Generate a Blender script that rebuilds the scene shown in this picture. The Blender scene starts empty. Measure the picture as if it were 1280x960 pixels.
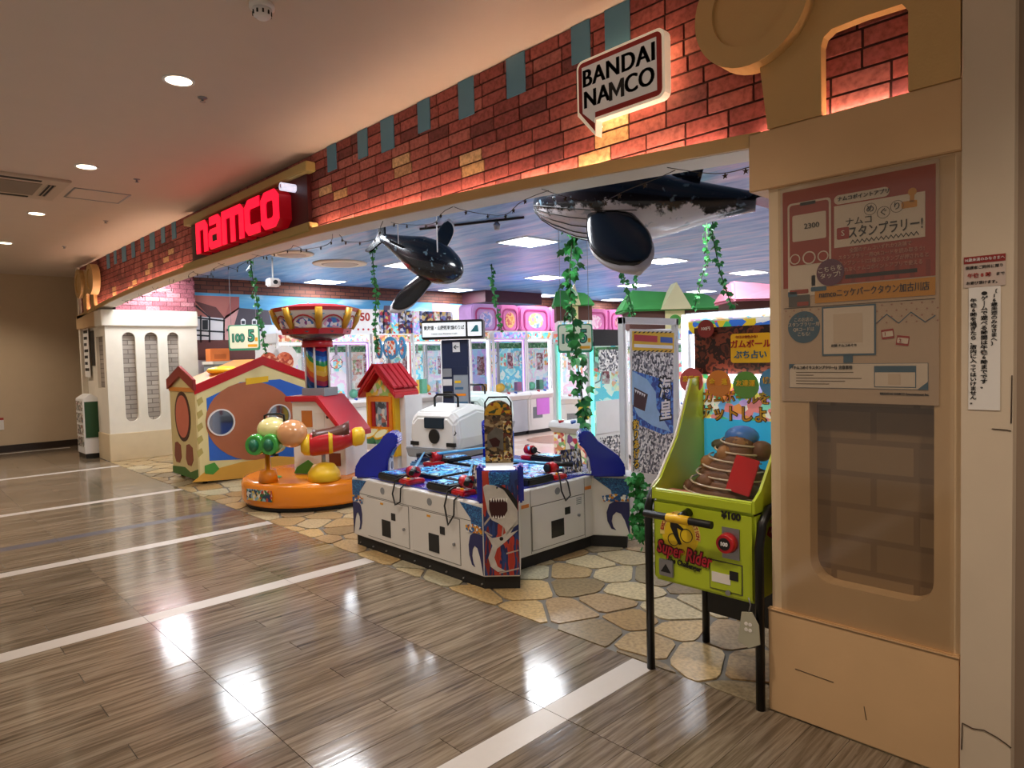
import bpy, bmesh, math, random
from mathutils import Matrix, Vector
random.seed(7)
R = math.radians
scene = bpy.context.scene
COL = scene.collection

# ------------------------------------------------------------------ camera
FPX = 836.72
YAW, PIT, ROL = 2.37637208, 0.0437465, 0.0262147
CAM = Vector((0, 0, 1.55))
fw = Vector((math.cos(YAW)*math.cos(PIT), math.sin(YAW)*math.cos(PIT), -math.sin(PIT)))
rt = fw.cross(Vector((0, 0, 1))).normalized()
dn = fw.cross(rt)
rt2 = rt*math.cos(ROL) + dn*math.sin(ROL)
dn2 = -rt*math.sin(ROL) + dn*math.cos(ROL)
cd = bpy.data.cameras.new('camera')
cd.sensor_width = 36; cd.lens = 36*FPX/1280; cd.clip_start = 0.05
cam = bpy.data.objects.new('camera', cd); COL.objects.link(cam)
m3 = Matrix((rt2, -dn2, -fw)).transposed()
cam.matrix_world = Matrix.Translation(CAM) @ m3.to_4x4()
scene.camera = cam

# ------------------------------------------------------------------ world, exposure
vs = scene.view_settings
vs.view_transform = 'Standard'; vs.look = 'None'; vs.gamma = 1; vs.use_curve_mapping = False
vs.exposure = 0.0
w = bpy.data.worlds.new('world'); scene.world = w; w.use_nodes = True
w.node_tree.nodes['Background'].inputs[0].default_value = (1.0, 0.86, 0.72, 1)
w.node_tree.nodes['Background'].inputs[1].default_value = 0.30

# levels of the place
ZH = 3.285      # hall ceiling
ZS = 3.05       # shop ceiling
YB = 2.80       # brick plane of the fascia
YF = 2.717      # front of pillars / edge of wooden floor
XL, XR = -12.2, -1.29

# ------------------------------------------------------------------ pixel -> place
def ray(px, py):
    return rt2*((px-640)/FPX) + dn2*((py-480)/FPX) + fw
def onz(px, py, z=0.0):
    d = ray(px, py); return CAM + d*((z-CAM.z)/d.z)
def ony(px, py, y):
    d = ray(px, py); return CAM + d*(y/d.y)
def onx(px, py, x):
    d = ray(px, py); return CAM + d*(x/d.x)
def at(px, py, depth):
    return CAM + ray(px, py)*depth

# ------------------------------------------------------------------ materials
def lin(h):
    if isinstance(h, str):
        h = h.lstrip('#'); c = [int(h[i:i+2], 16)/255 for i in (0, 2, 4)]
    else: c = list(h)
    return tuple(x/12.92 if x <= .04045 else ((x+.055)/1.055)**2.4 for x in c) + (1,)
MATS = {}
def mat(name, color='#808080', rough=.5, metal=0, emit=0, ecol=None, var=.06, scale=6, bump=0, bscale=60, coat=0, spec=.5, alpha=1):
    if name in MATS: return MATS[name]
    m = bpy.data.materials.new(name); m.use_nodes = True
    nt = m.node_tree; b = nt.nodes['Principled BSDF']
    b.inputs['Roughness'].default_value = rough; b.inputs['Metallic'].default_value = metal
    b.inputs['Coat Weight'].default_value = coat; b.inputs['Coat Roughness'].default_value = .08
    b.inputs['Specular IOR Level'].default_value = spec
    b.inputs['Alpha'].default_value = alpha
    c = lin(color)
    tc = nt.nodes.new('ShaderNodeTexCoord')
    if var:
        n = nt.nodes.new('ShaderNodeTexNoise'); n.inputs['Scale'].default_value = scale; n.inputs['Detail'].default_value = 4
        nt.links.new(tc.outputs['Object'], n.inputs['Vector'])
        mx = nt.nodes.new('ShaderNodeMix'); mx.data_type = 'RGBA'
        mx.inputs[6].default_value = tuple(max(0, x*(1-var*1.6)) for x in c[:3])+(1,)
        mx.inputs[7].default_value = tuple(min(1, x*(1+var)) for x in c[:3])+(1,)
        nt.links.new(n.outputs['Fac'], mx.inputs[0]); nt.links.new(mx.outputs[2], b.inputs['Base Color'])
    else: b.inputs['Base Color'].default_value = c
    if bump:
        n2 = nt.nodes.new('ShaderNodeTexNoise'); n2.inputs['Scale'].default_value = bscale
        nt.links.new(tc.outputs['Object'], n2.inputs['Vector'])
        bp = nt.nodes.new('ShaderNodeBump'); bp.inputs['Strength'].default_value = bump; bp.inputs['Distance'].default_value = .01
        nt.links.new(n2.outputs['Fac'], bp.inputs['Height']); nt.links.new(bp.outputs['Normal'], b.inputs['Normal'])
    if emit:
        b.inputs['Emission Color'].default_value = lin(ecol) if ecol else c
        b.inputs['Emission Strength'].default_value = emit
    MATS[name] = m; return m

def ramp(nt, cols, interp='CONSTANT'):
    r = nt.nodes.new('ShaderNodeValToRGB'); r.color_ramp.interpolation = interp
    e = r.color_ramp.elements
    while len(e) < len(cols): e.new(.5)
    for i, c in enumerate(cols):
        e[i].position = i/len(cols) if interp == 'CONSTANT' else i/(len(cols)-1); e[i].color = lin(c)
    return r
def confetti(name, cols, scale=14, rough=.4, emit=0, kind='VORONOI', stretch=(1, 1, 1)):
    """printed artwork too small to read: patches of the print's colours"""
    if name in MATS: return MATS[name]
    m = bpy.data.materials.new(name); m.use_nodes = True; nt = m.node_tree; b = nt.nodes['Principled BSDF']
    tc = nt.nodes.new('ShaderNodeTexCoord'); mp = nt.nodes.new('ShaderNodeMapping'); mp.inputs['Scale'].default_value = stretch
    oi_ = nt.nodes.new('ShaderNodeObjectInfo'); va = nt.nodes.new('ShaderNodeVectorMath'); va.operation = 'MULTIPLY_ADD'; va.inputs[1].default_value = (31, 17, 23)
    nt.links.new(oi_.outputs['Random'], va.inputs[0]); nt.links.new(tc.outputs['Object'], va.inputs[2]); nt.links.new(va.outputs[0], mp.inputs['Vector'])
    if kind == 'VORONOI':
        v = nt.nodes.new('ShaderNodeTexVoronoi'); v.inputs['Scale'].default_value = scale
        sp = nt.nodes.new('ShaderNodeSeparateColor'); nt.links.new(v.outputs['Color'], sp.inputs['Color']); out = sp.outputs[0]
        nt.links.new(mp.outputs['Vector'], v.inputs['Vector'])
    else:
        v = nt.nodes.new('ShaderNodeTexNoise'); v.inputs['Scale'].default_value = scale; v.inputs['Detail'].default_value = 3
        nt.links.new(mp.outputs['Vector'], v.inputs['Vector'])
        mr = nt.nodes.new('ShaderNodeMapRange'); mr.inputs[1].default_value = .3; mr.inputs[2].default_value = .7
        nt.links.new(v.outputs['Fac'], mr.inputs[0]); out = mr.outputs[0]
    r = ramp(nt, cols); nt.links.new(out, r.inputs['Fac']); nt.links.new(r.outputs['Color'], b.inputs['Base Color'])
    b.inputs['Roughness'].default_value = rough
    if emit:
        nt.links.new(r.outputs['Color'], b.inputs['Emission Color']); b.inputs['Emission Strength'].default_value = emit
    MATS[name] = m; return m
def clear(name, tint='#ffffff', gloss=.08, rough=.03):
    if name in MATS: return MATS[name]
    m = bpy.data.materials.new(name); m.use_nodes = True; nt = m.node_tree
    for n in list(nt.nodes): nt.nodes.remove(n)
    o = nt.nodes.new('ShaderNodeOutputMaterial'); t = nt.nodes.new('ShaderNodeBsdfTransparent'); g = nt.nodes.new('ShaderNodeBsdfGlossy')
    t.inputs[0].default_value = lin(tint); g.inputs['Roughness'].default_value = rough
    f = nt.nodes.new('ShaderNodeLayerWeight'); pw_ = nt.nodes.new('ShaderNodeMath'); pw_.operation = 'POWER'; pw_.inputs[1].default_value = 4
    mx = nt.nodes.new('ShaderNodeMixShader'); ad = nt.nodes.new('ShaderNodeMath'); ad.operation = 'MULTIPLY_ADD'; ad.inputs[1].default_value = .5; ad.inputs[2].default_value = gloss*.5
    nt.links.new(f.outputs['Facing'], pw_.inputs[0]); nt.links.new(pw_.outputs[0], ad.inputs[0]); nt.links.new(ad.outputs[0], mx.inputs[0])
    nt.links.new(t.outputs[0], mx.inputs[1]); nt.links.new(g.outputs[0], mx.inputs[2]); nt.links.new(mx.outputs[0], o.inputs[0])
    MATS[name] = m; return m

def special(name):
    m = bpy.data.materials.new(name); m.use_nodes = True; MATS[name] = m
    return m, m.node_tree, m.node_tree.nodes['Principled BSDF'], m.node_tree.nodes.new, m.node_tree.links.new

# wooden plank tile: grain along y
m, nt, b, N, L = special('wood_tile')
geo = N('ShaderNodeNewGeometry'); oi = N('ShaderNodeObjectInfo')
off = N('ShaderNodeVectorMath'); off.operation = 'MULTIPLY_ADD'
cmb = N('ShaderNodeCombineXYZ')
for i in range(3): L(oi.outputs['Random'], cmb.inputs[i])
off.inputs[1].default_value = (1, 1, 1)
sc = N('ShaderNodeVectorMath'); sc.operation = 'SCALE'; sc.inputs[3].default_value = 30
L(cmb.outputs[0], sc.inputs[0]); L(geo.outputs['Position'], off.inputs[0]); L(sc.outputs[0], off.inputs[2])
mp = N('ShaderNodeMapping'); mp.inputs['Scale'].default_value = (26, 1.3, 1); L(off.outputs[0], mp.inputs['Vector'])
n1 = N('ShaderNodeTexNoise'); n1.inputs['Scale'].default_value = 1.6; n1.inputs['Detail'].default_value = 7; n1.inputs['Roughness'].default_value = .62; n1.inputs['Distortion'].default_value = .5
L(mp.outputs[0], n1.inputs['Vector'])
r = ramp(nt, ['#4a3f33', '#6a5b49', '#857562', '#998b77'], 'LINEAR')
for e, p in zip(r.color_ramp.elements, (.28, .43, .56, .74)): e.position = p
L(n1.outputs['Fac'], r.inputs['Fac'])
hs = N('ShaderNodeHueSaturation'); mr = N('ShaderNodeMapRange'); mr.inputs[3].default_value = .8; mr.inputs[4].default_value = 1.12
L(oi.outputs['Random'], mr.inputs[0]); L(mr.outputs[0], hs.inputs['Value']); hs.inputs['Saturation'].default_value = .95
L(r.outputs['Color'], hs.inputs['Color']); L(hs.outputs['Color'], b.inputs['Base Color'])
b.inputs['Roughness'].default_value = .115; b.inputs['Specular IOR Level'].default_value = .5
bp = N('ShaderNodeBump'); bp.inputs['Strength'].default_value = .11; bp.inputs['Distance'].default_value = .004; L(n1.outputs['Fac'], bp.inputs['Height']); L(bp.outputs['Normal'], b.inputs['Normal'])

# brick, colour by object
def brick_mat(name, cols, rough=.75, byobj=True):
    m, nt, b, N, L = special(name)
    oi = N('ShaderNodeObjectInfo'); r = ramp(nt, cols); geo = N('ShaderNodeNewGeometry')
    if byobj: L(oi.outputs['Random'], r.inputs['Fac'])
    else:
        v = N('ShaderNodeTexVoronoi'); v.inputs['Scale'].default_value = 6; L(geo.outputs['Position'], v.inputs['Vector'])
        sp = N('ShaderNodeSeparateColor'); L(v.outputs['Color'], sp.inputs[0]); L(sp.outputs[0], r.inputs['Fac'])
    n = N('ShaderNodeTexNoise'); n.inputs['Scale'].default_value = 45; n.inputs['Detail'].default_value = 6; L(geo.outputs['Position'], n.inputs['Vector'])
    mx = N('ShaderNodeMix'); mx.data_type = 'RGBA'; mx.blend_type = 'MULTIPLY'; mx.inputs[0].default_value = .55
    rr = ramp(nt, ['#8c8078', '#ffffff'], 'LINEAR'); rr.color_ramp.elements[0].position = .33; rr.color_ramp.elements[1].position = .6
    L(n.outputs['Fac'], rr.inputs['Fac']); L(r.outputs['Color'], mx.inputs[6]); L(rr.outputs['Color'], mx.inputs[7]); L(mx.outputs[2], b.inputs['Base Color'])
    b.inputs['Roughness'].default_value = rough
    bp = N('ShaderNodeBump'); bp.inputs['Strength'].default_value = .25; bp.inputs['Distance'].default_value = .004
    L(n.outputs['Fac'], bp.inputs['Height']); L(bp.outputs['Normal'], b.inputs['Normal'])
    return m
BRICKR = brick_mat('red_brick', ['#a4544f', '#ae5c56', '#964a47', '#a85852', '#b0625a', '#7c3f3f', '#9e504b', '#b46a62'])
BRICKF = brick_mat('red_brick_far', ['#a4544f', '#ae5c56', '#964a47', '#864542', '#b0625a'], byobj=False)
BRICKC = brick_mat('cream_brick', ['#d9b07c', '#cfa06a', '#e0bb8c', '#c79a72'])
BRICKP = brick_mat('pink_brick', ['#a8606a', '#b56c74', '#9a5560', '#bb7a80'])
BRICKD = brick_mat('grey_plaster_brick', ['#8f7d6a', '#857361', '#9a8975', '#7c6658'])
STONE = brick_mat('paving_stone', ['#b49a70', '#c9b892', '#a88a5e', '#bfae8a', '#9a8a6e', '#c4a878', '#8f7c5c', '#b8b094', '#a98f6c'], rough=.28)
# printed brick strip / brick print on walls
def brick_print(name, c1, c2, mo, sx, sy, axis='x'):
    m, nt, b, N, L = special(name)
    geo = N('ShaderNodeNewGeometry'); sp = N('ShaderNodeSeparateXYZ'); cb = N('ShaderNodeCombineXYZ'); L(geo.outputs['Position'], sp.inputs[0])
    L(sp.outputs['Y' if axis == 'x' else 'X'], cb.inputs[0]); L(sp.outputs['Z'], cb.inputs[1])
    t = N('ShaderNodeTexBrick'); L(cb.outputs[0], t.inputs['Vector'])
    t.inputs['Color1'].default_value = lin(c1); t.inputs['Color2'].default_value = lin(c2); t.inputs['Mortar'].default_value = lin(mo)
    t.inputs['Scale'].default_value = 1; t.inputs['Brick Width'].default_value = sx; t.inputs['Row Height'].default_value = sy; t.inputs['Mortar Size'].default_value = sy*.09
    L(t.outputs['Color'], b.inputs['Base Color']); b.inputs['Roughness'].default_value = .7
    return m
BRSTRIP = brick_print('brick_border_print', '#5a2c22', '#744230', '#271714', .22, .075)
BRGREY = brick_print('old_grey_brick_print', '#b3a698', '#8d8177', '#6e6258', .22, .075)
BROLD = brick_print('worn_beige_brick_print', '#a8947a', '#948068', '#85725e', .30, .13, 'y')
# sky ceiling
m, nt, b, N, L = special('sky_print')
geo = N('ShaderNodeNewGeometry'); mp = N('ShaderNodeMapping'); mp.inputs['Rotation'].default_value = (0, 0, R(42)); mp.inputs['Scale'].default_value = (.55, 2.6, 1)
L(geo.outputs['Position'], mp.inputs['Vector']); n = N('ShaderNodeTexNoise'); n.inputs['Scale'].default_value = 1.7; n.inputs['Detail'].default_value = 8; n.inputs['Roughness'].default_value = .65
L(mp.outputs[0], n.inputs['Vector']); r = ramp(nt, ['#3a6aa6', '#4a82bc', '#76a2cc', '#a2a4c6', '#cdd4e2'], 'LINEAR')
for e, p in zip(r.color_ramp.elements, (.3, .42, .52, .6, .72)): e.position = p
L(n.outputs['Fac'], r.inputs['Fac']); L(r.outputs['Color'], b.inputs['Base Color']); b.inputs['Roughness'].default_value = .35
SKY = m
# inner tile floor
m, nt, b, N, L = special('shop_tile')
geo = N('ShaderNodeNewGeometry'); t = N('ShaderNodeTexBrick'); L(geo.outputs['Position'], t.inputs['Vector']); t.offset = 0
t.inputs['Color1'].default_value = lin('#e6cdbd'); t.inputs['Color2'].default_value = lin('#d9b8a6'); t.inputs['Mortar'].default_value = lin('#c0a090')
t.inputs['Scale'].default_value = 1; t.inputs['Brick Width'].default_value = .45; t.inputs['Row Height'].default_value = .45; t.inputs['Mortar Size'].default_value = .003
wv = N('ShaderNodeTexNoise'); wv.inputs['Scale'].default_value = .55; wv.inputs['Detail'].default_value = 0; L(geo.outputs['Position'], wv.inputs['Vector'])
rr = ramp(nt, ['#000000', '#ffffff'], 'LINEAR'); rr.color_ramp.elements[0].position = .60; rr.color_ramp.elements[1].position = .605
L(wv.outputs['Fac'], rr.inputs['Fac']); mx = N('ShaderNodeMix'); mx.data_type = 'RGBA'; L(rr.outputs['Color'], mx.inputs[0]); L(t.outputs['Color'], mx.inputs[6]); mx.inputs[7].default_value = lin('#a5674a')
L(mx.outputs[2], b.inputs['Base Color']); b.inputs['Roughness'].default_value = .15
SHOPT = m
# whale skin
m, nt, b, N, L = special('whale_skin')
tc = N('ShaderNodeTexCoord'); sp = N('ShaderNodeSeparateXYZ'); L(tc.outputs['Object'], sp.inputs[0])
n = N('ShaderNodeTexNoise'); n.inputs['Scale'].default_value = 7; n.inputs['Detail'].default_value = 7; n.inputs['Roughness'].default_value = .7; L(tc.outputs['Object'], n.inputs['Vector'])
ma = N('ShaderNodeMath'); ma.operation = 'MULTIPLY_ADD'; ma.inputs[1].default_value = .35; L(n.outputs['Fac'], ma.inputs[0]); L(sp.outputs['Z'], ma.inputs[2])
r = ramp(nt, ['#e4e0e6', '#141820'], 'LINEAR'); r.color_ramp.elements[0].position = .10; r.color_ramp.elements[1].position = .125
L(ma.outputs[0], r.inputs['Fac'])
n3 = N('ShaderNodeTexNoise'); n3.inputs['Scale'].default_value = 16; n3.inputs['Detail'].default_value = 5; L(tc.outputs['Object'], n3.inputs['Vector'])
r3 = ramp(nt, ['#000000', '#ffffff'], 'LINEAR'); r3.color_ramp.elements[0].position = .62; r3.color_ramp.elements[1].position = .68; L(n3.outputs['Fac'], r3.inputs['Fac'])
mx = N('ShaderNodeMix'); mx.data_type = 'RGBA'; mf = N('ShaderNodeMath'); mf.operation = 'MULTIPLY'; mf.inputs[1].default_value = .6; L(r3.outputs['Color'], mf.inputs[0]); L(mf.outputs[0], mx.inputs[0])
L(r.outputs['Color'], mx.inputs[6]); mx.inputs[7].default_value = lin('#7d98a8'); L(mx.outputs[2], b.inputs['Base Color'])
b.inputs['Roughness'].default_value = .22; b.inputs['Coat Weight'].default_value = .4
WHALE = m

WHITE = mat('white_plastic', '#e9e7e6', .35); CREAM = mat('cream_paint', '#e6dccb', .6, bump=.05)
BEIGE = mat('beige_paint', '#d8b183', .55, bump=.06, bscale=30, var=.05); GOLD = mat('golden_beige_paint', '#cda66c', .42, var=.05, bump=.1, bscale=120)
OLIVE = mat('olive_beige_paint', '#b9a566', .5)
BLACK = mat('black_plastic', '#141414', .4); BLACKM = mat('black_metal', '#101012', .3, .3); DARK = mat('dark_rubber', '#1c1a1a', .7)
RED = mat('red_plastic', '#c0141f', .3, coat=.3); DRED = mat('dark_red_panel', '#4a1216', .5); BLUE = mat('blue_gloss_plastic', '#1626a0', .2, coat=.6)
STEEL = mat('brushed_steel', '#9a9a9e', .35, .8); GREY = mat('grey_metal', '#8a8d92', .5); WPAINT = mat('white_cabinet_paint', '#e2dfdb', .35, var=.03)
YEL = mat('yellow_plastic', '#f0c024', .35); ORANGE = mat('orange_plastic', '#ef8a12', .25, coat=.4, var=.03); TEAL = mat('teal_paint', '#578ba6', .6)
LIME = mat('lime_paint', '#b4c628', .35, var=.04); LEAF = mat('ivy_leaf', '#2f8a3e', .5, var=.35, scale=9); STEM = mat('ivy_stem', '#2f4a26', .7)
INK = mat('black_ink', '#15120f', .6, var=0); PAPER = mat('white_paper', '#e8e2dc', .6, var=.02); REDINK = mat('red_ink', '#a82a24', .55); GLASS = clear('clear_glass')
WINK = mat('white_ink', '#f4f0ee', .5, var=0); GOLDINK = mat('golden_ink', '#e0a020', .5); BLUEINK = mat('steel_blue_ink', '#3f6a8c', .5); GROUT = mat('grey_grout', '#6f6a62', .7)
PINK = mat('pink_fabric', '#e07ab4', .7, var=.2, scale=4); PINKD = mat('deep_pink_piping', '#a82c6e', .6); GREEN = mat('green_roof_fabric', '#4aa050', .7, var=.2, scale=3)
PRINTS = [confetti('pastel_print', ['#f4d8ec', '#bfe6f2', '#f7f2d0', '#e6a8cc', '#8fc8e8', '#d8f0d8', '#ffffff', '#f2b890'], 22, emit=.25),
          confetti('violet_print', ['#a8b8f4', '#c8a8f0', '#7fc8f4', '#e8d8ff', '#8a80d8', '#f0b0e0', '#b0e8f8'], 20, emit=.35),
          confetti('aqua_print', ['#9fe8f0', '#5fc8e0', '#f4f8d8', '#e8b060', '#d8f8f8', '#e07070', '#70d8c8'], 20, emit=.35),
          confetti('warm_print', ['#f4e0c0', '#d88a60', '#f0c060', '#c04a4a', '#f8f0e0', '#8ab070', '#e8a0a0'], 22, emit=.15)]
TOYS = confetti('toy_box_print', ['#26306a', '#c8b8a0', '#5a2a3a', '#e0e0e8', '#3a3a44', '#b83a4a', '#6a7ab0', '#e0c060'], 16)
MANGA = confetti('ink_comic_print', ['#e8e6e2', '#2a2a30', '#8a8a90', '#d0ccc8', '#505058', '#f4f2ee'], 48)
LEDW = mat('white_led', '#ffffff', .4, emit=6, ecol='#e8f2ff', var=0); LEDT = mat('teal_led', '#80ffe0', .4, emit=2.2, ecol='#50f0d0', var=0)
LEDV = mat('violet_led', '#d0a0ff', .4, emit=3, ecol='#c890ff', var=0)

# ------------------------------------------------------------------ mesh builder
class MB:
    def __init__(s): s.v = []; s.f = []; s.sm = []
    def add(s, vs, fs, sm=False, M=None):
        o = len(s.v); s.v += [tuple(M @ Vector(p)) if M else tuple(p) for p in vs]
        s.f += [tuple(i+o for i in f) for f in fs]; s.sm += [sm]*len(fs); return s
    def box(s, x0, x1, y0, y1, z0, z1, M=None):
        v = [(x, y, z) for z in (z0, z1) for y in (y0, y1) for x in (x0, x1)]
        return s.add(v, [(0, 2, 3, 1), (4, 5, 7, 6), (0, 1, 5, 4), (2, 6, 7, 3), (0, 4, 6, 2), (1, 3, 7, 5)], False, M)
    def prism(s, poly, a0, a1, axis='y', M=None):
        n = len(poly)
        f = {'y': lambda p, a: (p[0], a, p[1]), 'x': lambda p, a: (a, p[0], p[1]), 'z': lambda p, a: (p[0], p[1], a)}[axis]
        v = [f(p, a0) for p in poly] + [f(p, a1) for p in poly]
        return s.add(v, [tuple(range(n)), tuple(range(2*n-1, n-1, -1))] + [(i, (i+1) % n, n+(i+1) % n, n+i) for i in range(n)], False, M)
    def loft(s, rings, cap=True, sm=True, M=None):
        n = len(rings[0]); v = [p for r in rings for p in r]; f = []
        for k in range(len(rings)-1):
            for i in range(n): f.append((k*n+i, k*n+(i+1) % n, (k+1)*n+(i+1) % n, (k+1)*n+i))
        s.add(v, f, sm, M)
        if cap: s.add(rings[0], [tuple(range(n))], False, M); s.add(rings[-1], [tuple(range(n))], False, M)
        return s
    def cyl(s, p0, p1, r0, r1=None, n=14, cap=True, M=None):
        r1 = r0 if r1 is None else r1; p0 = Vector(p0); p1 = Vector(p1); d = (p1-p0).normalized()
        a = d.orthogonal().normalized(); c = d.cross(a)
        rg = [[p+(a*math.cos(2*math.pi*i/n)+c*math.sin(2*math.pi*i/n))*r for i in range(n)] for p, r in ((p0, r0), (p1, r1))]
        return s.loft(rg, cap, True, M)
    def tube(s, pts, r, n=7, M=None, cap=True):
        pts = [Vector(p) for p in pts]; rg = []; a = None
        for k, p in enumerate(pts):
            d = (pts[min(k+1, len(pts)-1)]-pts[max(k-1, 0)]).normalized()
            a = d.orthogonal().normalized() if a is None else (a-d*a.dot(d)).normalized()
            c = d.cross(a); rr = r[k] if isinstance(r, (list, tuple)) else r
            rg.append([p+(a*math.cos(2*math.pi*i/n)+c*math.sin(2*math.pi*i/n))*rr for i in range(n)])
        return s.loft(rg, cap, True, M)
    def lathe(s, prof, c=(0, 0, 0), n=24, M=None, cap=True):
        rg = [[(c[0]+r*math.cos(2*math.pi*i/n), c[1]+r*math.sin(2*math.pi*i/n), c[2]+z) for i in range(n)] for r, z in prof]
        return s.loft(rg, cap, True, M)
    def ell(s, c, r, nu=16, nv=10, M=None):
        rg = []
        for j in range(nv+1):
            t = -math.pi/2+math.pi*j/nv; q = max(math.cos(t), .02)
            rg.append([(c[0]+r[0]*q*math.cos(2*math.pi*i/nu), c[1]+r[1]*q*math.sin(2*math.pi*i/nu), c[2]+r[2]*math.sin(t)) for i in range(nu)])
        return s.loft(rg, True, True, M)
    def build(s, name, material, parent=None, bevel=0, seg=2):
        me = bpy.data.meshes.new(name); me.from_pydata(s.v, [], s.f)
        bm = bmesh.new(); bm.from_mesh(me)
        for f, q in zip(bm.faces, s.sm): f.smooth = q
        bmesh.ops.remove_doubles(bm, verts=bm.verts, dist=1e-5)
        bmesh.ops.recalc_face_normals(bm, faces=bm.faces)
        if bevel:
            ed = [e for e in bm.edges if len(e.link_faces) == 2 and e.calc_face_angle(0) > .5]
            bmesh.ops.bevel(bm, geom=ed, offset=bevel, segments=seg, affect='EDGES', clamp_overlap=True)
        bm.to_mesh(me); bm.free()
        me.materials.append(material)
        o = bpy.data.objects.new(name, me); COL.objects.link(o)
        if parent: o.parent = parent
        return o
def box(name, m, parent, x0, x1, y0, y1, z0, z1, bevel=0): return MB().box(x0, x1, y0, y1, z0, z1).build(name, m, parent, bevel)
def tag(o, label, cat=None, group=None, kind=None):
    o['label'] = label
    if cat: o['category'] = cat
    if group: o['group'] = group
    if kind: o['kind'] = kind
    return o
def thing(name, label, cat, loc=(0, 0, 0), rz=0, group=None):
    o = bpy.data.objects.new(name, None); COL.objects.link(o); o.empty_display_size = .1
    o.location = loc; o.rotation_euler = (0, 0, rz); return tag(o, label, cat, group)
def struct(o, label): o['kind'] = 'structure'; o['label'] = label; return o
def stuff(o): o['kind'] = 'stuff'; return o
def share(o, parent=None, loc=None):
    c = o.copy(); COL.objects.link(c)
    if parent is not None: c.parent = parent
    if loc is not None: c.location = loc
    return c
def copy_tree(o, parent=None):
    c = o.copy(); COL.objects.link(c); c.parent = parent
    for ch in list(o.children): copy_tree(ch, c)
    return c
TEXTS = []
def txt(body, size, m, parent, loc, rz=0, name='lettering', ext=.0015, off=0.0, al='CENTER', line=1.0, tilt=0, sx=1, shear=0, rx=90, gap=1):
    cu = bpy.data.curves.new(name, 'FONT'); cu.body = body; cu.size = size; cu.extrude = ext; cu.offset = off*size
    cu.align_x = al; cu.align_y = 'CENTER'; cu.space_line = line; cu.space_character = gap; cu.resolution_u = 4 if size > .1 else 2; cu.shear = shear; cu.materials.append(m)
    M = Matrix.Translation(Vector(loc)) @ Matrix.Rotation(rz, 4, 'Z') @ Matrix.Rotation(R(rx), 4, 'X') @ Matrix.Rotation(tilt, 4, 'Z') @ Matrix.Diagonal((sx, 1, 1, 1))
    TEXTS.append((cu, name, parent, M))
def disc(cx, cz, r, n=24, rz=None): return [(cx+r*math.cos(2*math.pi*i/n), cz+(rz or r)*math.sin(2*math.pi*i/n)) for i in range(n)]
def rrect(x0, x1, z0, z1, r, n=4):
    p = []
    for cx, cz, a in ((x1-r, z1-r, 0), (x0+r, z1-r, 90), (x0+r, z0+r, 180), (x1-r, z0+r, 270)):
        for i in range(n+1): t = R(a+90*i/n); p.append((cx+r*math.cos(t), cz+r*math.sin(t)))
    return p
def ring(mb, cx, cz, ro, ri, a0, a1, axis='y', n=28, roz=None, riz=None, M=None):
    o = disc(cx, cz, ro, n, roz); i = disc(cx, cz, ri, n, riz)
    for k in range(n): mb.prism([o[k], o[(k+1) % n], i[(k+1) % n], i[k]], a0, a1, axis, M)
    return mb
def clip(poly, a, b, c):
    """keep a*x+b*y <= c"""
    out = []
    for i in range(len(poly)):
        p, q = poly[i], poly[(i+1) % len(poly)]; dp = a*p[0]+b*p[1]-c; dq = a*q[0]+b*q[1]-c
        if dp <= 0: out.append(p)
        if dp*dq < 0: t = dp/(dp-dq); out.append((p[0]+(q[0]-p[0])*t, p[1]+(q[1]-p[1])*t))
    return out
def lamp(name, kind, loc, energy, color, rot=(0, 0, 0), parent=None, **kw):
    l = bpy.data.lights.new(name, kind); l.energy = energy; l.color = color
    for k, v_ in kw.items(): setattr(l, k, v_)
    o = bpy.data.objects.new(name, l); COL.objects.link(o); o.location = loc; o.rotation_euler = rot
    if parent: o.parent = parent
    return o

# ================================================================== STRUCTURE
# ---- hall floor of wood-look plank tiles
fl = struct(MB().box(-15.4, 2.5, -2.6, YF, -.06, -.004).build('floor', GROUT), 'glossy brown wood-plank tile floor of the hall with white stripes')
PW, PL, STR = .15, .915, [(-1.86), (-4.39), (-6.165), (-8.68), (-11.53), (-15.02)]
SLAB = mat('white_stripe_tile', '#c2bab3', .3, var=.04, scale=20); GSTR = mat('grey_blue_stripe_tile', '#5c5c66', .25, var=.06)
me_cache = {}
def plank_mesh(wd, ln, m):
    k = (round(wd, 3), round(ln, 3), m.name)
    if k not in me_cache:
        o = MB().box(.001, wd-.001, .0018, ln-.0018, -.004, 0).build('plank', m, fl); me_cache[k] = o.data; bpy.data.objects.remove(o)
    return me_cache[k]
cols_ = []
x = -1.86
edges = [-15.4]
xs = []
bounds = sorted([s for s in STR] + [s-.14 for s in STR])
segs = [(bounds[i], bounds[i+1]) for i in range(len(bounds)-1)] + [(bounds[-1], 2.5), (-15.4, bounds[0])]
planks = []
for a, b_ in segs:
    if abs(b_-a-.14) < .001: planks.append((a, b_, 'S')); continue
    n = max(1, round((b_-a)/PW)); wd = (b_-a)/n
    for i in range(n): planks.append((a+i*wd, a+(i+1)*wd, 'G' if abs(a+(i+.5)*wd+7.05) < .075 else 'W'))
allp = []
for a, b_, k in planks:
    j = int(round(a/PW)) % 3
    cuts = [YF, 2.06, 1.145, .23, -.69, -1.6, -2.6] if (k != 'W' or j != 1) else [YF, 2.06, 1.6, 1.145, .69, .23, -.69, -1.6, -2.6]
    for c1, c0 in zip(cuts, cuts[1:]): allp.append((a, b_, c0, c1, k))
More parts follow.
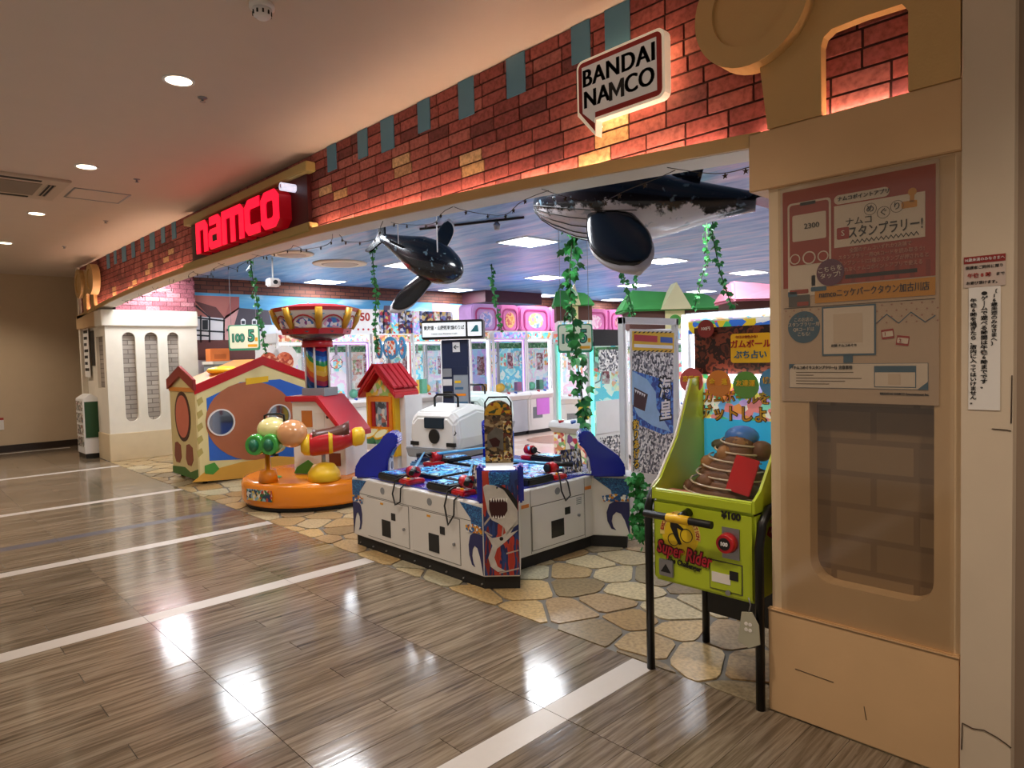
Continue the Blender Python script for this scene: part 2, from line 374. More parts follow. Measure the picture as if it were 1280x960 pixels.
def vis(a, b_, c0, c1):
    for qx in (a, b_):
        for qy in (c0, c1, (c0+c1)/2):
            d = Vector((qx, qy, 0))-CAM; zc = d.dot(fw)
            if zc > .3 and abs(d.dot(rt2)/zc*FPX) < 660 and abs(d.dot(dn2)/zc*FPX) < 500: return True
    return False
allp.sort(key=lambda p: (not vis(*p[:4]), (p[0]+p[1])**2/4+(p[2]+p[3])**2/4))
rest = {}
for i, (a, b_, c0, c1, k) in enumerate(allp):
    m = {'W': MATS['wood_tile'], 'S': SLAB, 'G': GSTR}[k]
    if i < 300 and vis(a, b_, c0, c1):
        o = bpy.data.objects.new('plank', plank_mesh(b_-a, c1-c0, m)); COL.objects.link(o); o.parent = fl; o.location = (a, c0, 0)
    else: rest.setdefault(k, MB()).box(a+.001, b_-.001, c0+.001, c1-.001, -.004, 0)
for k, mb in rest.items(): stuff(mb.build('plank_field', {'W': MATS['wood_tile'], 'S': SLAB, 'G': GSTR}[k], fl))

# ---- shop floor: crazy paving at the entrance, tiles further in
fs = struct(MB().box(-12.4, -.5, YF, 17, -.06, -.006).build('floor_shop', GROUT), 'shop floor with irregular flagstones along the entrance and pale pink tiles behind')
box('tile_field', SHOPT, fs, -12.35, -.6, 5.6, 16.9, -.006, 0)
rs = random.Random(3)
SX0, SX1, SY0, SY1 = -12.2, -.62, YF, 5.6
pts = []
tries = 0
while len(pts) < 330 and tries < 30000:
    tries += 1
    p = (rs.uniform(SX0, SX1), rs.uniform(SY0-.1, SY1+.1))
    if all((p[0]-q[0])**2+(p[1]-q[1])**2 > .235**2 for q in pts): pts.append(p)
stones = []
for i, p in enumerate(pts):
    poly = [(SX0, SY0+.006), (SX1, SY0+.006), (SX1, SY1), (SX0, SY1)]
    for j, q in enumerate(pts):
        if i == j: continue
        dx, dy = q[0]-p[0], q[1]-p[1]; d2 = math.hypot(dx, dy)
        if d2 > 1.5: continue
        mid = ((p[0]+q[0])/2*dx+(p[1]+q[1])/2*dy)/d2
        poly = clip(poly, dx/d2, dy/d2, mid-.011)
        if len(poly) < 3: break
    if len(poly) >= 3: stones.append((p[0]**2+p[1]**2, poly))
stones.sort(key=lambda s: s[0])
far = MB()
for i, (d_, poly) in enumerate(stones):
    # soften corners
    q = []
    for k in range(len(poly)):
        a, b_ = Vector(poly[k]), Vector(poly[(k+1) % len(poly)])
        if (b_-a).length < .02: continue
        q += [tuple(a.lerp(b_, .14)), tuple(a.lerp(b_, .86))]
    if len(q) < 3: continue
    if i < 300: MB().prism(q, -.006, rs.uniform(0, .003), 'z').build('flagstone', STONE, fs)
    else: far.prism(q, -.006, .001, 'z')
if far.v: stuff(far.build('flagstone_field', STONE, fs))

# ---- hall ceiling, end wall, wall behind white column
CEIL = mat('hall_ceiling_paint', '#d9cabb', .8, var=.02, bump=.03, bscale=200)
ceil = struct(MB().box(-15.4, 2.5, -2.6, YB+.03, ZH, ZH+.08).build('ceiling', CEIL), 'warm white plaster ceiling of the hall')
HALLW = mat('hall_wall_paint', '#c8b294', .75, var=.03)
struct(MB().box(-15.5, -15.4, -2.6, 6, 0, ZH).build('wall_end', HALLW), 'plain beige wall closing the end of the hall')
struct(MB().box(-15.4, -15.36, -2.6, 4, 0, .12).build('baseboard_end', mat('dark_brown_baseboard', '#2c1e16', .5)), 'dark brown baseboard along the hall end wall')
struct(MB().box(-15.4, -13.95, 3.9, 4.0, 0, ZH).build('wall_corner', HALLW), 'wall closing the side passage beyond the left pillar')

struct(MB().box(-15.4, -13.9, YB+.03, 4.0, ZH, ZH+.08).build('ceiling_passage', CEIL), 'ceiling of the side passage beyond the left pillar')
struct(MB().box(-15.4, -12.9, YF, 4.0, -.06, -.001).build('floor_passage', MATS['wood_tile']), 'wood-look floor of the side passage beyond the left pillar')
# ---- fascia with arch
AX0, AX1, AZ = -14.0, -.59, 2.445
def arch(x):
    t = (x+7.5)/6.25
    return AZ+.235*max(0, 1-t*t)
fas = MB(); n = 48
for i in range(n):
    xa = AX0+(AX1-AX0)*i/n; xb = AX0+(AX1-AX0)*(i+1)/n
    fas.prism([(xa, arch(xa)-.05), (xb, arch(xb)-.05), (xb, ZH+.02), (xa, ZH+.02)], YB, YB+.12)
wf = struct(fas.build('wall_front', mat('brick_mortar', '#3e1e1c', .85)), 'red brick fascia above the arcade entrance with shallow arched lower edge')
BL, BH = .2175, .0752
creampx = [(749, 157), (776, 169), (756, 196), (593, 194), (604, 206), (492, 200), (504, 211), (415, 232), (424, 241), (213, 312), (209, 322), (189, 330), (185, 339), (166, 353), (164, 361), (144, 360), (142, 367), (146, 375)]
creamw = [ony(px, py, YB) for px, py in creampx]
bricks = []
row = 0; z = ZH-.001
while z > AZ-.1:
    z0 = z-BH; x = AX0-(.45*BL if row % 2 else 0)-.1*(row % 3)
    while x < AX1:
        g_ = .0055; poly = [(max(x+g_, AX0), z0+g_), (min(x+BL-g_, AX1), z0+g_), (min(x+BL-g_, AX1), z-g_), (max(x+g_, AX0), z-g_)]
        xa, xb = poly[0][0], poly[1][0]
        if xb-xa > .01:
            za, zb = arch(xa), arch(xb); sl = (zb-za)/(xb-xa)
            poly = clip(poly, sl, -1, -(za-.02-sl*xa))
            if len(poly) >= 3:
                c = (sum(p[0] for p in poly)/len(poly), sum(p[1] for p in poly)/len(poly))
                cr = any(x <= q.x < x+BL and z0 <= q.z < z for q in creamw)
                bricks.append((abs(c[0]), poly, cr))
        x += BL
    z = z0; row += 1
bricks.sort(key=lambda b_: b_[0])
farb = MB(); farc = MB()
for i, (d_, poly, cr) in enumerate(bricks):
    if i < 300: MB().prism(poly, YB-.006-rs.uniform(0, .003), YB, 'y').build('brick', BRICKC if cr else BRICKR, wf)
    else: (farc if cr else farb).prism(poly, YB-.007, YB, 'y')
stuff(farb.build('brick_field', BRICKF, wf)); stuff(farc.build('brick_field', BRICKC, wf))
# beige arched lip with a hidden warm light strip
lip = MB(); sof = MB(); led = MB(); n = 60
LX0, LX1 = -13.95, -1.30
for i in range(n):
    xa = LX0+(LX1-LX0)*i/n; xb = LX0+(LX1-LX0)*(i+1)/n; za, zb = arch(xa), arch(xb)
    lip.prism([(xa, za-.06), (xb, zb-.06), (xb, zb), (xa, za)], YF, YF+.018)
    sof.prism([(xa, za-.062), (xb, zb-.062), (xb, zb-.045), (xa, za-.045)], YF+.018, YB+.13)
for i in range(n):
    xa = LX0+(-.62-LX0)*i/n; xb = LX0+(-.62-LX0)*(i+1)/n; za, zb = arch(xa), arch(xb)
    if xb < -1.34 and xa > -13.9: led.prism([(xa, za-.03), (xb, zb-.03), (xb, zb-.022), (xa, za-.022)], YF+.03, YF+.05)
led.box(-1.34, -.62, 2.768, 2.782, 2.448, 2.454)
struct(lip.build('trim_1', GOLD), 'beige arched lip running under the brick fascia')
struct(sof.build('trim_2', mat('white_soffit', '#e4dccf', .5)), 'pale underside of the arched entrance lip')
o = tag(led.build('cove_light', mat('warm_cove_led', '#ffd9a8', .5, emit=30, ecol='#ffd8bc', var=0)), 'warm light strip hidden behind the arched lip, washing the bricks', 'light')
# teal tabs hanging at the top of the bricks
tabs = [(757, 788, 66), (715, 738, 77), (634, 657, 119), (574, 593, 146), (523, 538, 164), (477, 493, 188), (448, 460, 197), (410, 421, 213),
        (134, 137.5, 335.5), (143, 146, 330), (153, 158, 327), (165, 169, 322), (176.5, 180.5, 315), (188, 194, 312), (202, 206.5, 303.5), (215.5, 220.5, 298.5)]
for xa, xb, yb in tabs:
    a, b_ = ony(xa, yb, YB-.012), ony(xb, yb, YB-.012); zb = ony((xa+xb)/2, yb, YB-.012).z
    sm_ = 'blue-grey' if xa < 300 else 'teal'
    o = MB().box(a.x, b_.x, YB-.016, YB-.009, zb, ZH-.004).build('hanging_tab', TEAL)
    tag(o, ('narrow blue-grey tab at the ceiling edge between red sign and double scroll ornament' if xa < 300 else 'teal tab at the ceiling edge between the red sign and white speech-bubble sign'), 'tab', 'tabs along the ceiling edge, %s part' % ('far' if xa < 300 else 'near'))

# ---- right pillar
PX0, PX1 = -1.285, -.588
pr = struct(MB().box(PX0, PX1, YF+.1, YF+.4, 0, 2.44).build('wall_right', BEIGE), 'beige display pillar at the right of the entrance')
box('plinth', BEIGE, pr, PX0-.004, PX1, YF, YF+.1, 0, .445, .006)
box('recess_back', BROLD, pr, -1.12, -.66, YF+.092, YF+.1, .5, 2.1)
FRM = mat('pale_beige_frame_paint', '#dcc3a0', .5, bump=.06, bscale=40)
zb, zt, xa, xb, rr_ = .60, 2.06, -1.115, -.675, .09
box('stile', FRM, pr, PX0+.01, xa, YF+.015, YF+.1, .445, 2.205); box('stile', FRM, pr, xb, PX1-.004, YF+.015, YF+.1, .445, 2.205)
arcl = [(xa+rr_-rr_*math.cos(R(90*i/6)), zb+rr_-rr_*math.sin(R(90*i/6))) for i in range(7)]
arcr = [(xb-rr_+rr_*math.sin(R(90*i/6)), zb+rr_-rr_*math.cos(R(90*i/6))) for i in range(7)]
MB().prism([(xa, .445)]+arcl+arcr+[(xb, .445)], YF+.015, YF+.1).build('rail', FRM, pr)
box('rail', FRM, pr, xa, xb, YF+.015, YF+.1, zt, 2.205)
box('ledge', BEIGE, pr, PX0-.004, PX1, YF-.004, YF+.02, .435, .449, .004)
box('lintel', BEIGE, pr, -1.352, PX1, YF-.004, YF+.4, 2.205, 2.445, .004)
# white column beside it and wall beyond
WCOL = mat('scuffed_white_paint', '#d6c3ab', .7, var=.08, scale=3, bump=.08, bscale=25)
wc = struct(MB().box(PX1, -.443, YF-.01, YF+.4, 0, ZH).build('wall_column', WCOL), 'scuffed off-white wall column carrying two notices')
CRK = mat('dark_chip_mark', '#4a3a2c', .9)
for pp in ([(1203, 903), (1216, 910), (1230, 914), (1246, 922), (1258, 930), (1264, 935)], [(1240, 537), (1258, 538), (1264, 538)], [(1203, 905), (1202, 938)], [(1265, 470), (1264, 530)]):
    MB().tube([ony(px, py, YF-.011)+Vector((0, 0, rs.uniform(-.004, .004))) for px, py in pp], .0022, 4).build('chip_mark', CRK, wc)
for pp in ([(1080, 883), (1083, 900)], [(994, 836), (1022, 846), (1042, 853)]):
    MB().tube([ony(px, py, YF-.0005) for px, py in pp], .0016, 4).build('scratch', CRK, pr)
struct(MB().box(-.443, 2.5, YF+.05, YF+.4, 0, ZH).build('wall_beyond', mat('taupe_wall_paint', '#a08a76', .75)), 'taupe wall beyond the white column')

# ---- left pillar: slotted jamb, front with openings
pl = struct(MB().box(-12.9, XL-.06, 2.80, 4.15, 0, 2.2).build('wall_left', CREAM), 'cream pillar with three tall round-ended slots at the left of the entrance')
box('brick_backing', BRGREY, pl, XL-.06, XL-.055, 2.8, 4.14, .45, 2.18)
sl = [(2.99, 3.18), (3.32, 3.52), (3.67, 3.85)]
Y0, Y1, Z0, Z1, SZ0, SZ1 = 2.75, 4.15, .44, 2.18, .62, 2.08
jm = MB(); yy = Y0
for a, b_ in sl:
    jm.prism([(yy, Z0), (a, Z0), (a, Z1), (yy, Z1)], XL-.055, XL, 'x'); yy = b_
    r_ = (b_-a)/2; arc_ = [((a+b_)/2+r_*math.cos(R(t)), math.sin(R(t))*r_) for t in range(0, 181, 20)]
    jm.prism([(b_, Z1)]+[(p, SZ1-r_+q) for p, q in arc_]+[(a, Z1)], XL-.055, XL, 'x')
    jm.prism([(b_, Z0)]+[(p, SZ0+r_-q) for p, q in arc_]+[(a, Z0)], XL-.055, XL, 'x')
jm.prism([(yy, Z0), (Y1, Z0), (Y1, Z1), (yy, Z1)], XL-.055, XL, 'x')
jm.build('slotted_panel', CREAM, pl)
box('plinth', mat('sand_paint', '#d8c3a0', .6), pl, -12.9, XL+.012, 2.735, 4.16, 0, .44, .005)
box('capital', CREAM, pl, -12.62, XL+.03, 2.70, 4.17, 2.18, 2.44, .008)
# front of the pillar
box('front_stile', CREAM, pl, -12.9, -12.80, 2.75, 2.80, .44, 2.18); box('front_stile', CREAM, pl, -12.36, XL-.055, 2.75, 2.80, .44, 2.18)
box('front_rail', CREAM, pl, -12.80, -12.36, 2.75, 2.80, .44, 1.18); box('front_rail', CREAM, pl, -12.80, -12.36, 2.75, 2.80, 2.02, 2.18)
box('recess_back', BRGREY, pl, -12.80, -12.36, 2.795, 2.80, 1.18, 2.02)
box('lintel', BEIGE, pl, -14.0, -12.62, YF, 2.82, 2.2, 2.44, .006)
# brick print wall above the jamb
wj = struct(MB().box(XL-.2, XL-.012, YB+.12, 4.15, 2.44, ZS).build('wall_jamb', mat('pink_mortar', '#5a2c34', .8)), 'pinkish brick wall above the slotted pillar')
z = 2.445; k = 0
while z < ZS-.01:
    y = YB+.12-(.11 if k % 2 else 0)
    while y < 4.15:
        a, b_ = max(y+.004, YB+.12), min(y+.216, 4.15)
        if b_-a > .02: MB().box(XL-.012, XL-.004, a, b_, z+.004, min(z+.072, ZS)).build('brick', BRICKP, wj)
        y += .22
    z += .0755; k += 1
# far end of facade left of the pillar
pw = struct(MB().box(-14.0, -13.9, YF+.03, 3.9, 0, ZH).build('wall_far_jamb', CREAM), 'narrow cream wall end beside the notice board')

# ---- shop shell
struct(MB().box(-12.4, -.5, YB+.12, 17, ZS, ZS+.05).build('ceiling_shop', SKY), 'shop ceiling printed with a blue cloudy sky')
wm = struct(MB().box(-12.45, -12.35, 4.15, 17, 0, ZS).build('wall_mural', mat('mural_lower_paint', '#c9b8b8', .7)), 'side wall of the shop painted with a town under a blue sky')
struct(MB().box(-12.4, -.5, 16.9, 17, 0, ZS).build('wall_back', mat('back_wall_paint', '#b8a8b0', .7)), 'back wall of the shop')
struct(MB().box(-.62, -.5, 3.1, 17, 0, ZS).build('wall_shop_right', mat('shop_side_paint', '#c8c0c4', .7)), 'right side wall inside the shop')
XM = -12.35
def mural(name, pxs, m, k=1):
    P_ = [onx(px, py, XM+.002*k) for px, py in pxs]
    return MB().prism([(p.y, p.z) for p in P_], XM, XM+.002*k, 'x').build(name, m, wm)
m, nt, b, N, L = special('mural_sky')
tc = N('ShaderNodeNewGeometry'); mp = N('ShaderNodeMapping'); mp.inputs['Scale'].default_value = (1, .7, 4); L(tc.outputs['Position'], mp.inputs['Vector'])
n = N('ShaderNodeTexNoise'); n.inputs['Scale'].default_value = 1.3; n.inputs['Detail'].default_value = 4; L(mp.outputs[0], n.inputs['Vector'])
r = ramp(nt, ['#4f9ac8', '#68acd2', '#c4d8e2'], 'LINEAR')
for e, p in zip(r.color_ramp.elements, (.45, .6, .72)): e.position = p
L(n.outputs['Fac'], r.inputs['Fac']); L(r.outputs['Color'], b.inputs['Base Color']); b.inputs['Roughness'].default_value = .6
box('painted_sky', m, wm, XM, XM+.0015, 4.2, 16.9, 1.6, 2.80)
box('brick_border', BRSTRIP, wm, XM, XM+.02, 4.15, 16.9, 2.79, ZS)
def C(h): return mat('mural_'+h.strip('#'), h, .65, var=.05)
mural('painted_roof', [(240, 369), (299, 371), (299, 386), (279, 398), (240, 398)], C('#b06a62'), 1)
mural('painted_roof', [(289, 371), (299, 371), (299, 386), (280, 400)], C('#a05a58'), 2)
mural('painted_wall', [(279, 397), (299, 384), (293, 412), (293, 430), (279, 430)], C('#d09a98'), 2)
mural('painted_wall', [(240, 395), (281, 398), (281, 428), (240, 428)], C('#d6d4d8'), 2)
mural('painted_roof', [(243, 376), (270, 384), (281, 398), (262, 396)], C('#5c3434'), 3)
for q in ([(245, 381), (261, 395), (261, 397), (244, 383)], [(245, 396), (281, 400), (281, 402), (245, 398)], [(245, 412), (281, 414), (281, 416), (245, 414)], [(261, 395), (263, 395), (263, 428), (261, 428)], [(250, 394), (252, 394), (252, 428), (250, 428)], [(245, 418), (262, 419), (262, 421), (245, 420)]):
    mural('painted_beam', q, C('#22262e'), 4)
mural('painted_window', [(253, 400), (260, 400), (260, 412), (253, 412)], C('#1c2026'), 4)
mural('painted_roof', [(299, 385), (336, 388), (340, 406), (293, 406)], C('#4a444e'), 3)
mural('painted_wall', [(293, 405), (345, 406), (345, 424), (293, 424)], C('#ccd2da'), 2)
for px in (304, 318): mural('painted_dormer', [(px-3, 400), (px, 398), (px+3, 400), (px+3, 406), (px-3, 406)], C('#e8eaee'), 5); mural('painted_window', [(px-2, 401), (px+2, 401), (px+2, 405), (px-2, 405)], C('#39424c'), 6)
for px in (285, 299, 312, 325): mural('painted_window', [(px-1.5, 411), (px+1.5, 411), (px+1.5, 414), (px-1.5, 414)], C('#30343c'), 6)
mural('painted_brick_wall', [(240, 425), (340, 425), (340, 450), (240, 450)], C('#5e302c'), 4)
for cx, w_, t in ((385, 6, 378), (400, 5, 382)):
    mural('painted_tower', [(cx-w_*.7, t+7), (cx+w_*.7, t+7), (cx+w_*.7, 398), (cx-w_*.7, 398)], C('#d0c4c0'), 3); mural('painted_roof', [(cx-w_, t+7), (cx+w_, t+7), (cx, t)], C('#a8786a'), 4)
mural('painted_roof', [(420, 388), (442, 388), (444, 398), (418, 398)], C('#7a4444'), 3); mural('painted_wall', [(345, 398), (600, 398), (600, 440), (345, 440)], C('#d8cfd2'), 1)
mural('painted_roof', [(480, 382), (498, 382), (500, 400), (478, 400)], C('#5a4a58'), 3); mural('painted_wall', [(540, 379), (562, 379), (562, 400), (540, 400)], C('#8a7a88'), 3); mural('painted_wall', [(562, 381), (592, 382), (592, 402), (562, 402)], C('#d8c8a0'), 3)
# dark red boxed duct under the shop ceiling
a, b_ = onx(580, 372, -11.9), onx(673, 372, -11.9)
dz = onx(640, 381, -11.9).z
struct(MB().box(-12.35, -11.5, a.y+.3, b_.y-.3, dz, ZS).build('trim_3', mat('maroon_duct_paint', '#4a2430', .6)), 'dark maroon boxed duct under the shop ceiling against the mural wall')

# ================================================================== LIGHTS OF THE PLACE
def downlight(x, y):
    t = thing('downlight', 'round recessed downlight in the hall ceiling', 'light', (x, y, ZH), 0, 'downlights along the hall ceiling')
    rg = MB(); ring(rg, 0, 0, .092, .075, -.006, .004, 'z'); rg.build('trim_ring', WHITE, t)
    MB().lathe([(.075, -.004), (.07, .0)], n=24).build('diffuser', mat('warm_downlight', '#fff4e0', .4, emit=9, ecol='#ffecc8', var=0), t)
    lamp('downlight_lamp', 'SPOT', (0, 0, -.012), 170, (1, .85, .69), parent=t, spot_size=R(125), spot_blend=.8, shadow_soft_size=.07)
for i in range(-1, 6):
    downlight(-4.4-2.4*(i), 1.46) if i < 4 else None
downlight(-14.0, 1.46); downlight(.4, 1.46)
for x in (-3, -7.8, -12.6): downlight(x, -1.6)  # unseen second row, added to light the hall and its floor reflection
def ceiling_panel(x, y):
    t = thing('ceiling_panel_light', 'square white recessed panel light in the sky-printed ceiling', 'light', (x, y, ZS), 0, 'panel lights in the shop ceiling')
    MB().box(-.28, .28, -.33, .33, -.012, .0).build('frame', WHITE, t)
    for k in range(4):
        box('lamp_tube', mat('cool_panel_glow', '#ffffff', .4, emit=7, ecol='#eef4ff', var=0), t, -.25+.127*k, -.25+.127*k+.11, -.3, .3, -.018, -.012)
    lamp('panel_lamp', 'AREA', (0, 0, -.025), 41, (.92, .96, 1), parent=t, shape='RECTANGLE', size=.5, size_y=.6)
for x in (-11.8, -9.03, -6.3, -3.6):
    for y in (3.4, 6.42, 9.65, 12.6, 15.5): ceiling_panel(x, y)

# ================================================================== SIGNS AND ORNAMENTS OF THE FRONT
# ---- namco sign box
sg = thing('shop_sign', 'red illuminated namco letters on a dark red panel between two olive shelves', 'sign', (-6.4, YB, 2.6))
def SG(x0, x1, y0, y1, z0, z1): return (x0+6.4, x1+6.4, y0-YB, y1-YB, z0-2.6, z1-2.6)
box('back_panel', DRED, sg, *SG(-8.1, -5.3, 2.75, YB-.012, 2.70, 3.12))
box('shelf', OLIVE, sg, *SG(-8.2, -5.21, 2.70, YB-.012, 3.125, 3.205), .006)
box('shelf', OLIVE, sg, *SG(-8.28, -5.2, 2.70, YB-.012, 2.625, 2.70), .006)
RLED = mat('red_sign_face', '#f01038', .35, emit=1.3, ecol='#ff0a32', var=0); RRET = mat('red_sign_return', '#8c0a1c', .35, emit=.12, ecol='#ff0a20', var=0)
s_ = .28; LT = {}
LT['n'] = (.86, [[(0, 0), (0, 1), (.68, 1), (.86, .82), (.86, 0), (.57, 0), (.57, .72), (.29, .72), (.29, 0)]])
LT['a'] = (.86, [[(.08, .74), (.08, 1), (.68, 1), (.86, .84), (.86, 0), (.12, 0), (0, .12), (0, .5), (.12, .62), (.58, .62), (.58, .74)], ])
LT['m'] = (1.36, [[(0, 0), (0, 1), (1.18, 1), (1.36, .84), (1.36, 0), (1.08, 0), (1.08, .74), (.82, .74), (.82, 0), (.54, 0), (.54, .74), (.28, .74), (.28, 0)]])
LT['c'] = (.84, [[(.2, 0), (0, .18), (0, .82), (.2, 1), (.84, 1), (.84, .72), (.34, .72), (.28, .66), (.28, .34), (.34, .28), (.84, .28), (.84, 0)]])
LT['o'] = (.92, None)
cur = 0; HZ = .30; WX = 1.42
total = sum(LT[c][0] for c in 'namco')+.07*4
KX = (7.60-5.58)/total
for ch in 'namco':
    wd, polys = LT[ch]; mb = MB(); fc = MB()
    X = lambda u: -7.62+(cur+u)*KX+6.4
    Zc = lambda v: 2.725-2.6+v*.33
    if polys:
        for p in polys:
            q = [(X(u), Zc(v)) for u, v in p]; mb.prism(q, 2.637-YB, 2.752-YB); fc.prism(q, 2.63-YB, 2.637-YB)
        if ch == 'a':
            pass
    else:
        o_ = [(.2, 0), (.72, 0), (.92, .18), (.92, .82), (.72, 1), (.2, 1), (0, .82), (0, .18)]
        i_ = [(.33, .27), (.59, .27), (.64, .33), (.64, .67), (.59, .73), (.33, .73), (.28, .67), (.28, .33)]
        for k in range(8):
            q = [(X(u), Zc(v)) for u, v in (o_[k], o_[(k+1) % 8], i_[(k+1) % 8], i_[k])]
            mb.prism(q, 2.637-YB, 2.752-YB); fc.prism(q, 2.63-YB, 2.637-YB)
    l_ = mb.build('letter', RRET, sg); fc.build('letter_face', RLED, l_)
    if ch == 'a':
        MB().prism([(X(.28), Zc(.22)), (X(.58), Zc(.22)), (X(.58), Zc(.42)), (X(.28), Zc(.42))], 2.627-YB, 2.631-YB).build('counter', DRED, l_)
    cur += wd+.07
MB().cyl((-5.52+6.4, 2.62-YB, 3.04-2.6), (-5.52+6.4, 2.752-YB, 3.04-2.6), .035, n=16).build('registered_mark', mat('cool_white_disc', '#e8e8ff', .4, emit=.8, var=0), sg)
txt('R', .05, REDINK, sg, (-5.52+6.4, 2.619-YB, .44), name='mark_letter')

# ---- BANDAI NAMCO speech-bubble sign
sb = thing('logo_sign', 'white speech-bubble sign with red border reading BANDAI NAMCO on the bricks', 'sign', (-1.97, 2.66, 2.85))
def bubble(g):
    r_ = .03+g*.6; x0, x1, z0, z1 = -.255-g, .238+g, -.138-g, .152+g
    p = []
    for cx, cz, a in ((x1-r_, z1-r_, 0), (x0+r_, z1-r_, 90)):
        for i in range(5): t = R(a+22.5*i); p.append((cx+r_*math.cos(t), cz+r_*math.sin(t)))
    p += [(x0, z0+.05), (-.155, -.205-g*1.7), (-.155+g*.6, z0)]
    for i in range(5): t = R(270+22.5*i); p.append((x1-r_+r_*math.cos(t), z0+r_+r_*math.sin(t)))
    return p
MB().prism(bubble(.012), 0, .05).build('body', mat('white_sign_rim', '#f4ece0', .4, emit=.25, ecol='#ffe4c0', var=0), sb)
MB().prism(bubble(-.002), -.004, 0).build('border', REDINK, sb)
MB().prism([(-.228, .126), (.211, .126), (.211, -.112), (-.150, -.112), (-.152, -.165), (-.228, -.098)], -.007, -.004).build('face', mat('sign_face_white', '#ece6e0', .4, emit=.08, var=0), sb)
for dx_ in (-.0035, 0, .0035):
    txt('BANDAI', .118, INK, sb, (-.008+dx_, -.008, .062), off=.004, sx=.95, gap=1.08)
    txt('NA', .118, INK, sb, (-.139+dx_, -.008, -.043), off=.004, sx=.93, gap=1.06); txt('CO', .118, INK, sb, (.117+dx_, -.008, -.043), off=.004, sx=.93, gap=1.04)
mb_ = MB(); mz, mh, ma, mw, ms = -.0855, .0855, -.058, .088, .0175
mb_.prism([(ma, mz), (ma, mz+mh), (ma+ms, mz+mh), (ma+mw/2, mz+mh*.42), (ma+mw/2, mz+mh*.12), (ma+ms, mz+mh*.64), (ma+ms, mz)], -.0115, -.007)
mb_.prism([(ma+mw, mz), (ma+mw, mz+mh), (ma+mw-ms, mz+mh), (ma+mw/2, mz+mh*.42), (ma+mw/2, mz+mh*.12), (ma+mw-ms, mz+mh*.64), (ma+mw-ms, mz)], -.0115, -.007)
mb_.build('lettering', INK, sb)
MB().prism(bubble(-.02), .05, .06).build('halo_lamp', mat('warm_halo', '#ffe0b0', .5, emit=6, ecol='#ffd09a', var=0), sb)
box('mount', GREY, sb, -.1, .1, .06, YB-2.66-.007, -.05, .05)

# ---- golden scroll ornaments on the pillars
def ornament(cx, full, label):
    t = thing('scroll_ornament', label, 'ornament', (cx, 2.735, 2.446)); xr = .37 if full else PX1-cx
    b = MB(); z_ = lambda z: z-2.446
    b.prism([(-.365, 0), (-.15, 0), (-.15, .26), (-.14, .29), (-.11, .31), (.0, .315), (.0, .74), (-.10, .70), (-.40, .70), (-.40, .30)], -.03, .018)
    b.prism([(xr-.005, 0), (.15, 0), (.15, .28), (.13, .31), (.0, .315), (.0, .74), (.10, .70), (xr-.005, .70)], -.03, .018)
    b.build('body', GOLD, t)
    for s in ((-1, 1) if full else (-1,)):
        d = MB(); d.prism(disc(s*.41, .50, .245, 40), -.075, .018); sc = d.build('scroll', GOLD, t)
        rg = MB(); ring(rg, s*.41, .50, .245, .165, -.092, -.075, n=40); rg.build('scroll_rim', GOLD, sc)
ornament(-.9, False, 'golden beige scroll ornament on the right display pillar'); ornament(-12.95, True, 'golden beige double scroll ornament above the slotted left pillar')

# ---- poster in acrylic on the right pillar
YP = YF+.01
pc = thing('poster', 'stamp rally poster behind acrylic on the right display pillar', 'poster', (-.942, YP, 1.33))
PXW, PH = .565, .865
def pq(px, py): q = ony(px, py, YP); return ((q.x+.942), q.z-1.33)
def pbox(name, m, x0, x1, z0, z1, k=1, r_=0):
    mb = MB()
    mb.prism(rrect(x0, x1, z0, z1, r_) if r_ else [(x0, z0), (x1, z0), (x1, z1), (x0, z1)], -.0008*k, -.0008*k+.0008); return mb.build(name, m, pc)
box('sheet', mat('poster_paper', '#cbb9a8', .5, var=.02), pc, -PXW/2, PXW/2, 0, .003, 0, PH)
PRED = mat('poster_red', '#a8402f', .5, var=.08); PYEL = mat('poster_yellow', '#d89a24', .5)
h0 = .395
pbox('red_field', PRED, -.272, .272, .46, .85)
for k in range(9): pbox('field_stripe', mat('poster_red_dark', '#93372a', .5), .272-.05*(k+1)+.02, .272-.05*(k+1)+.035, .462, .52-.002*k, 2)
pbox('phone', PAPER, -.252, -.082, .425, .80, 2, .015); pbox('phone_screen', PRED, -.244, -.09, .55, .792, 3, .012); pbox('phone_card', PAPER, -.232, -.10, .645, .75, 4, .006)
pbox('phone_notch', INK, -.2, -.14, .785, .797, 5)
for k, (cx, r_) in enumerate(((-.222, .021), (-.166, .026), (-.112, .021))):
    MB().prism(disc(cx, .575, r_), -.0042, -.0034).build('app_icon', PRED, pc); ring(MB(), cx, .575, r_, r_*.8, -.0045, -.0042).build('icon_ring', PAPER, pc)
txt('2300', .03, INK, pc, (-.155, -.0045, .70)); pbox('phone_button', PRED, -.245, -.17, .435, .452, 4, .004); pbox('phone_button', BLUEINK, -.16, -.1, .44, .457, 4, .004)
MB().prism(disc(-.085, .508, .052, 28), -.0052, -.0042).build('purple_badge', mat('purple_ink', '#6a3a5e', .5), pc); txt('こちらを\nタップ!', .024, WINK, pc, (-.085, -.006, .508), tilt=R(4))
pbox('title_tag', PAPER, -.07, .125, .765, .80, 3, .017); txt('ナムコポイントアプリ', .0185, INK, pc, (.035, -.004, .783), off=.01)
pbox('title_card', PAPER, -.07, .24, .60, .76, 3)
for s_c, cx, cz in (('め', .06, .728), ('ぐ', .105, .708), ('り', .15, .722)):
    ring(MB(), cx, cz, .022, .0205, -.0034, -.0024, n=20).build('ring_mark', INK, pc); txt(s_c, .03, INK, pc, (cx, -.0035, cz))
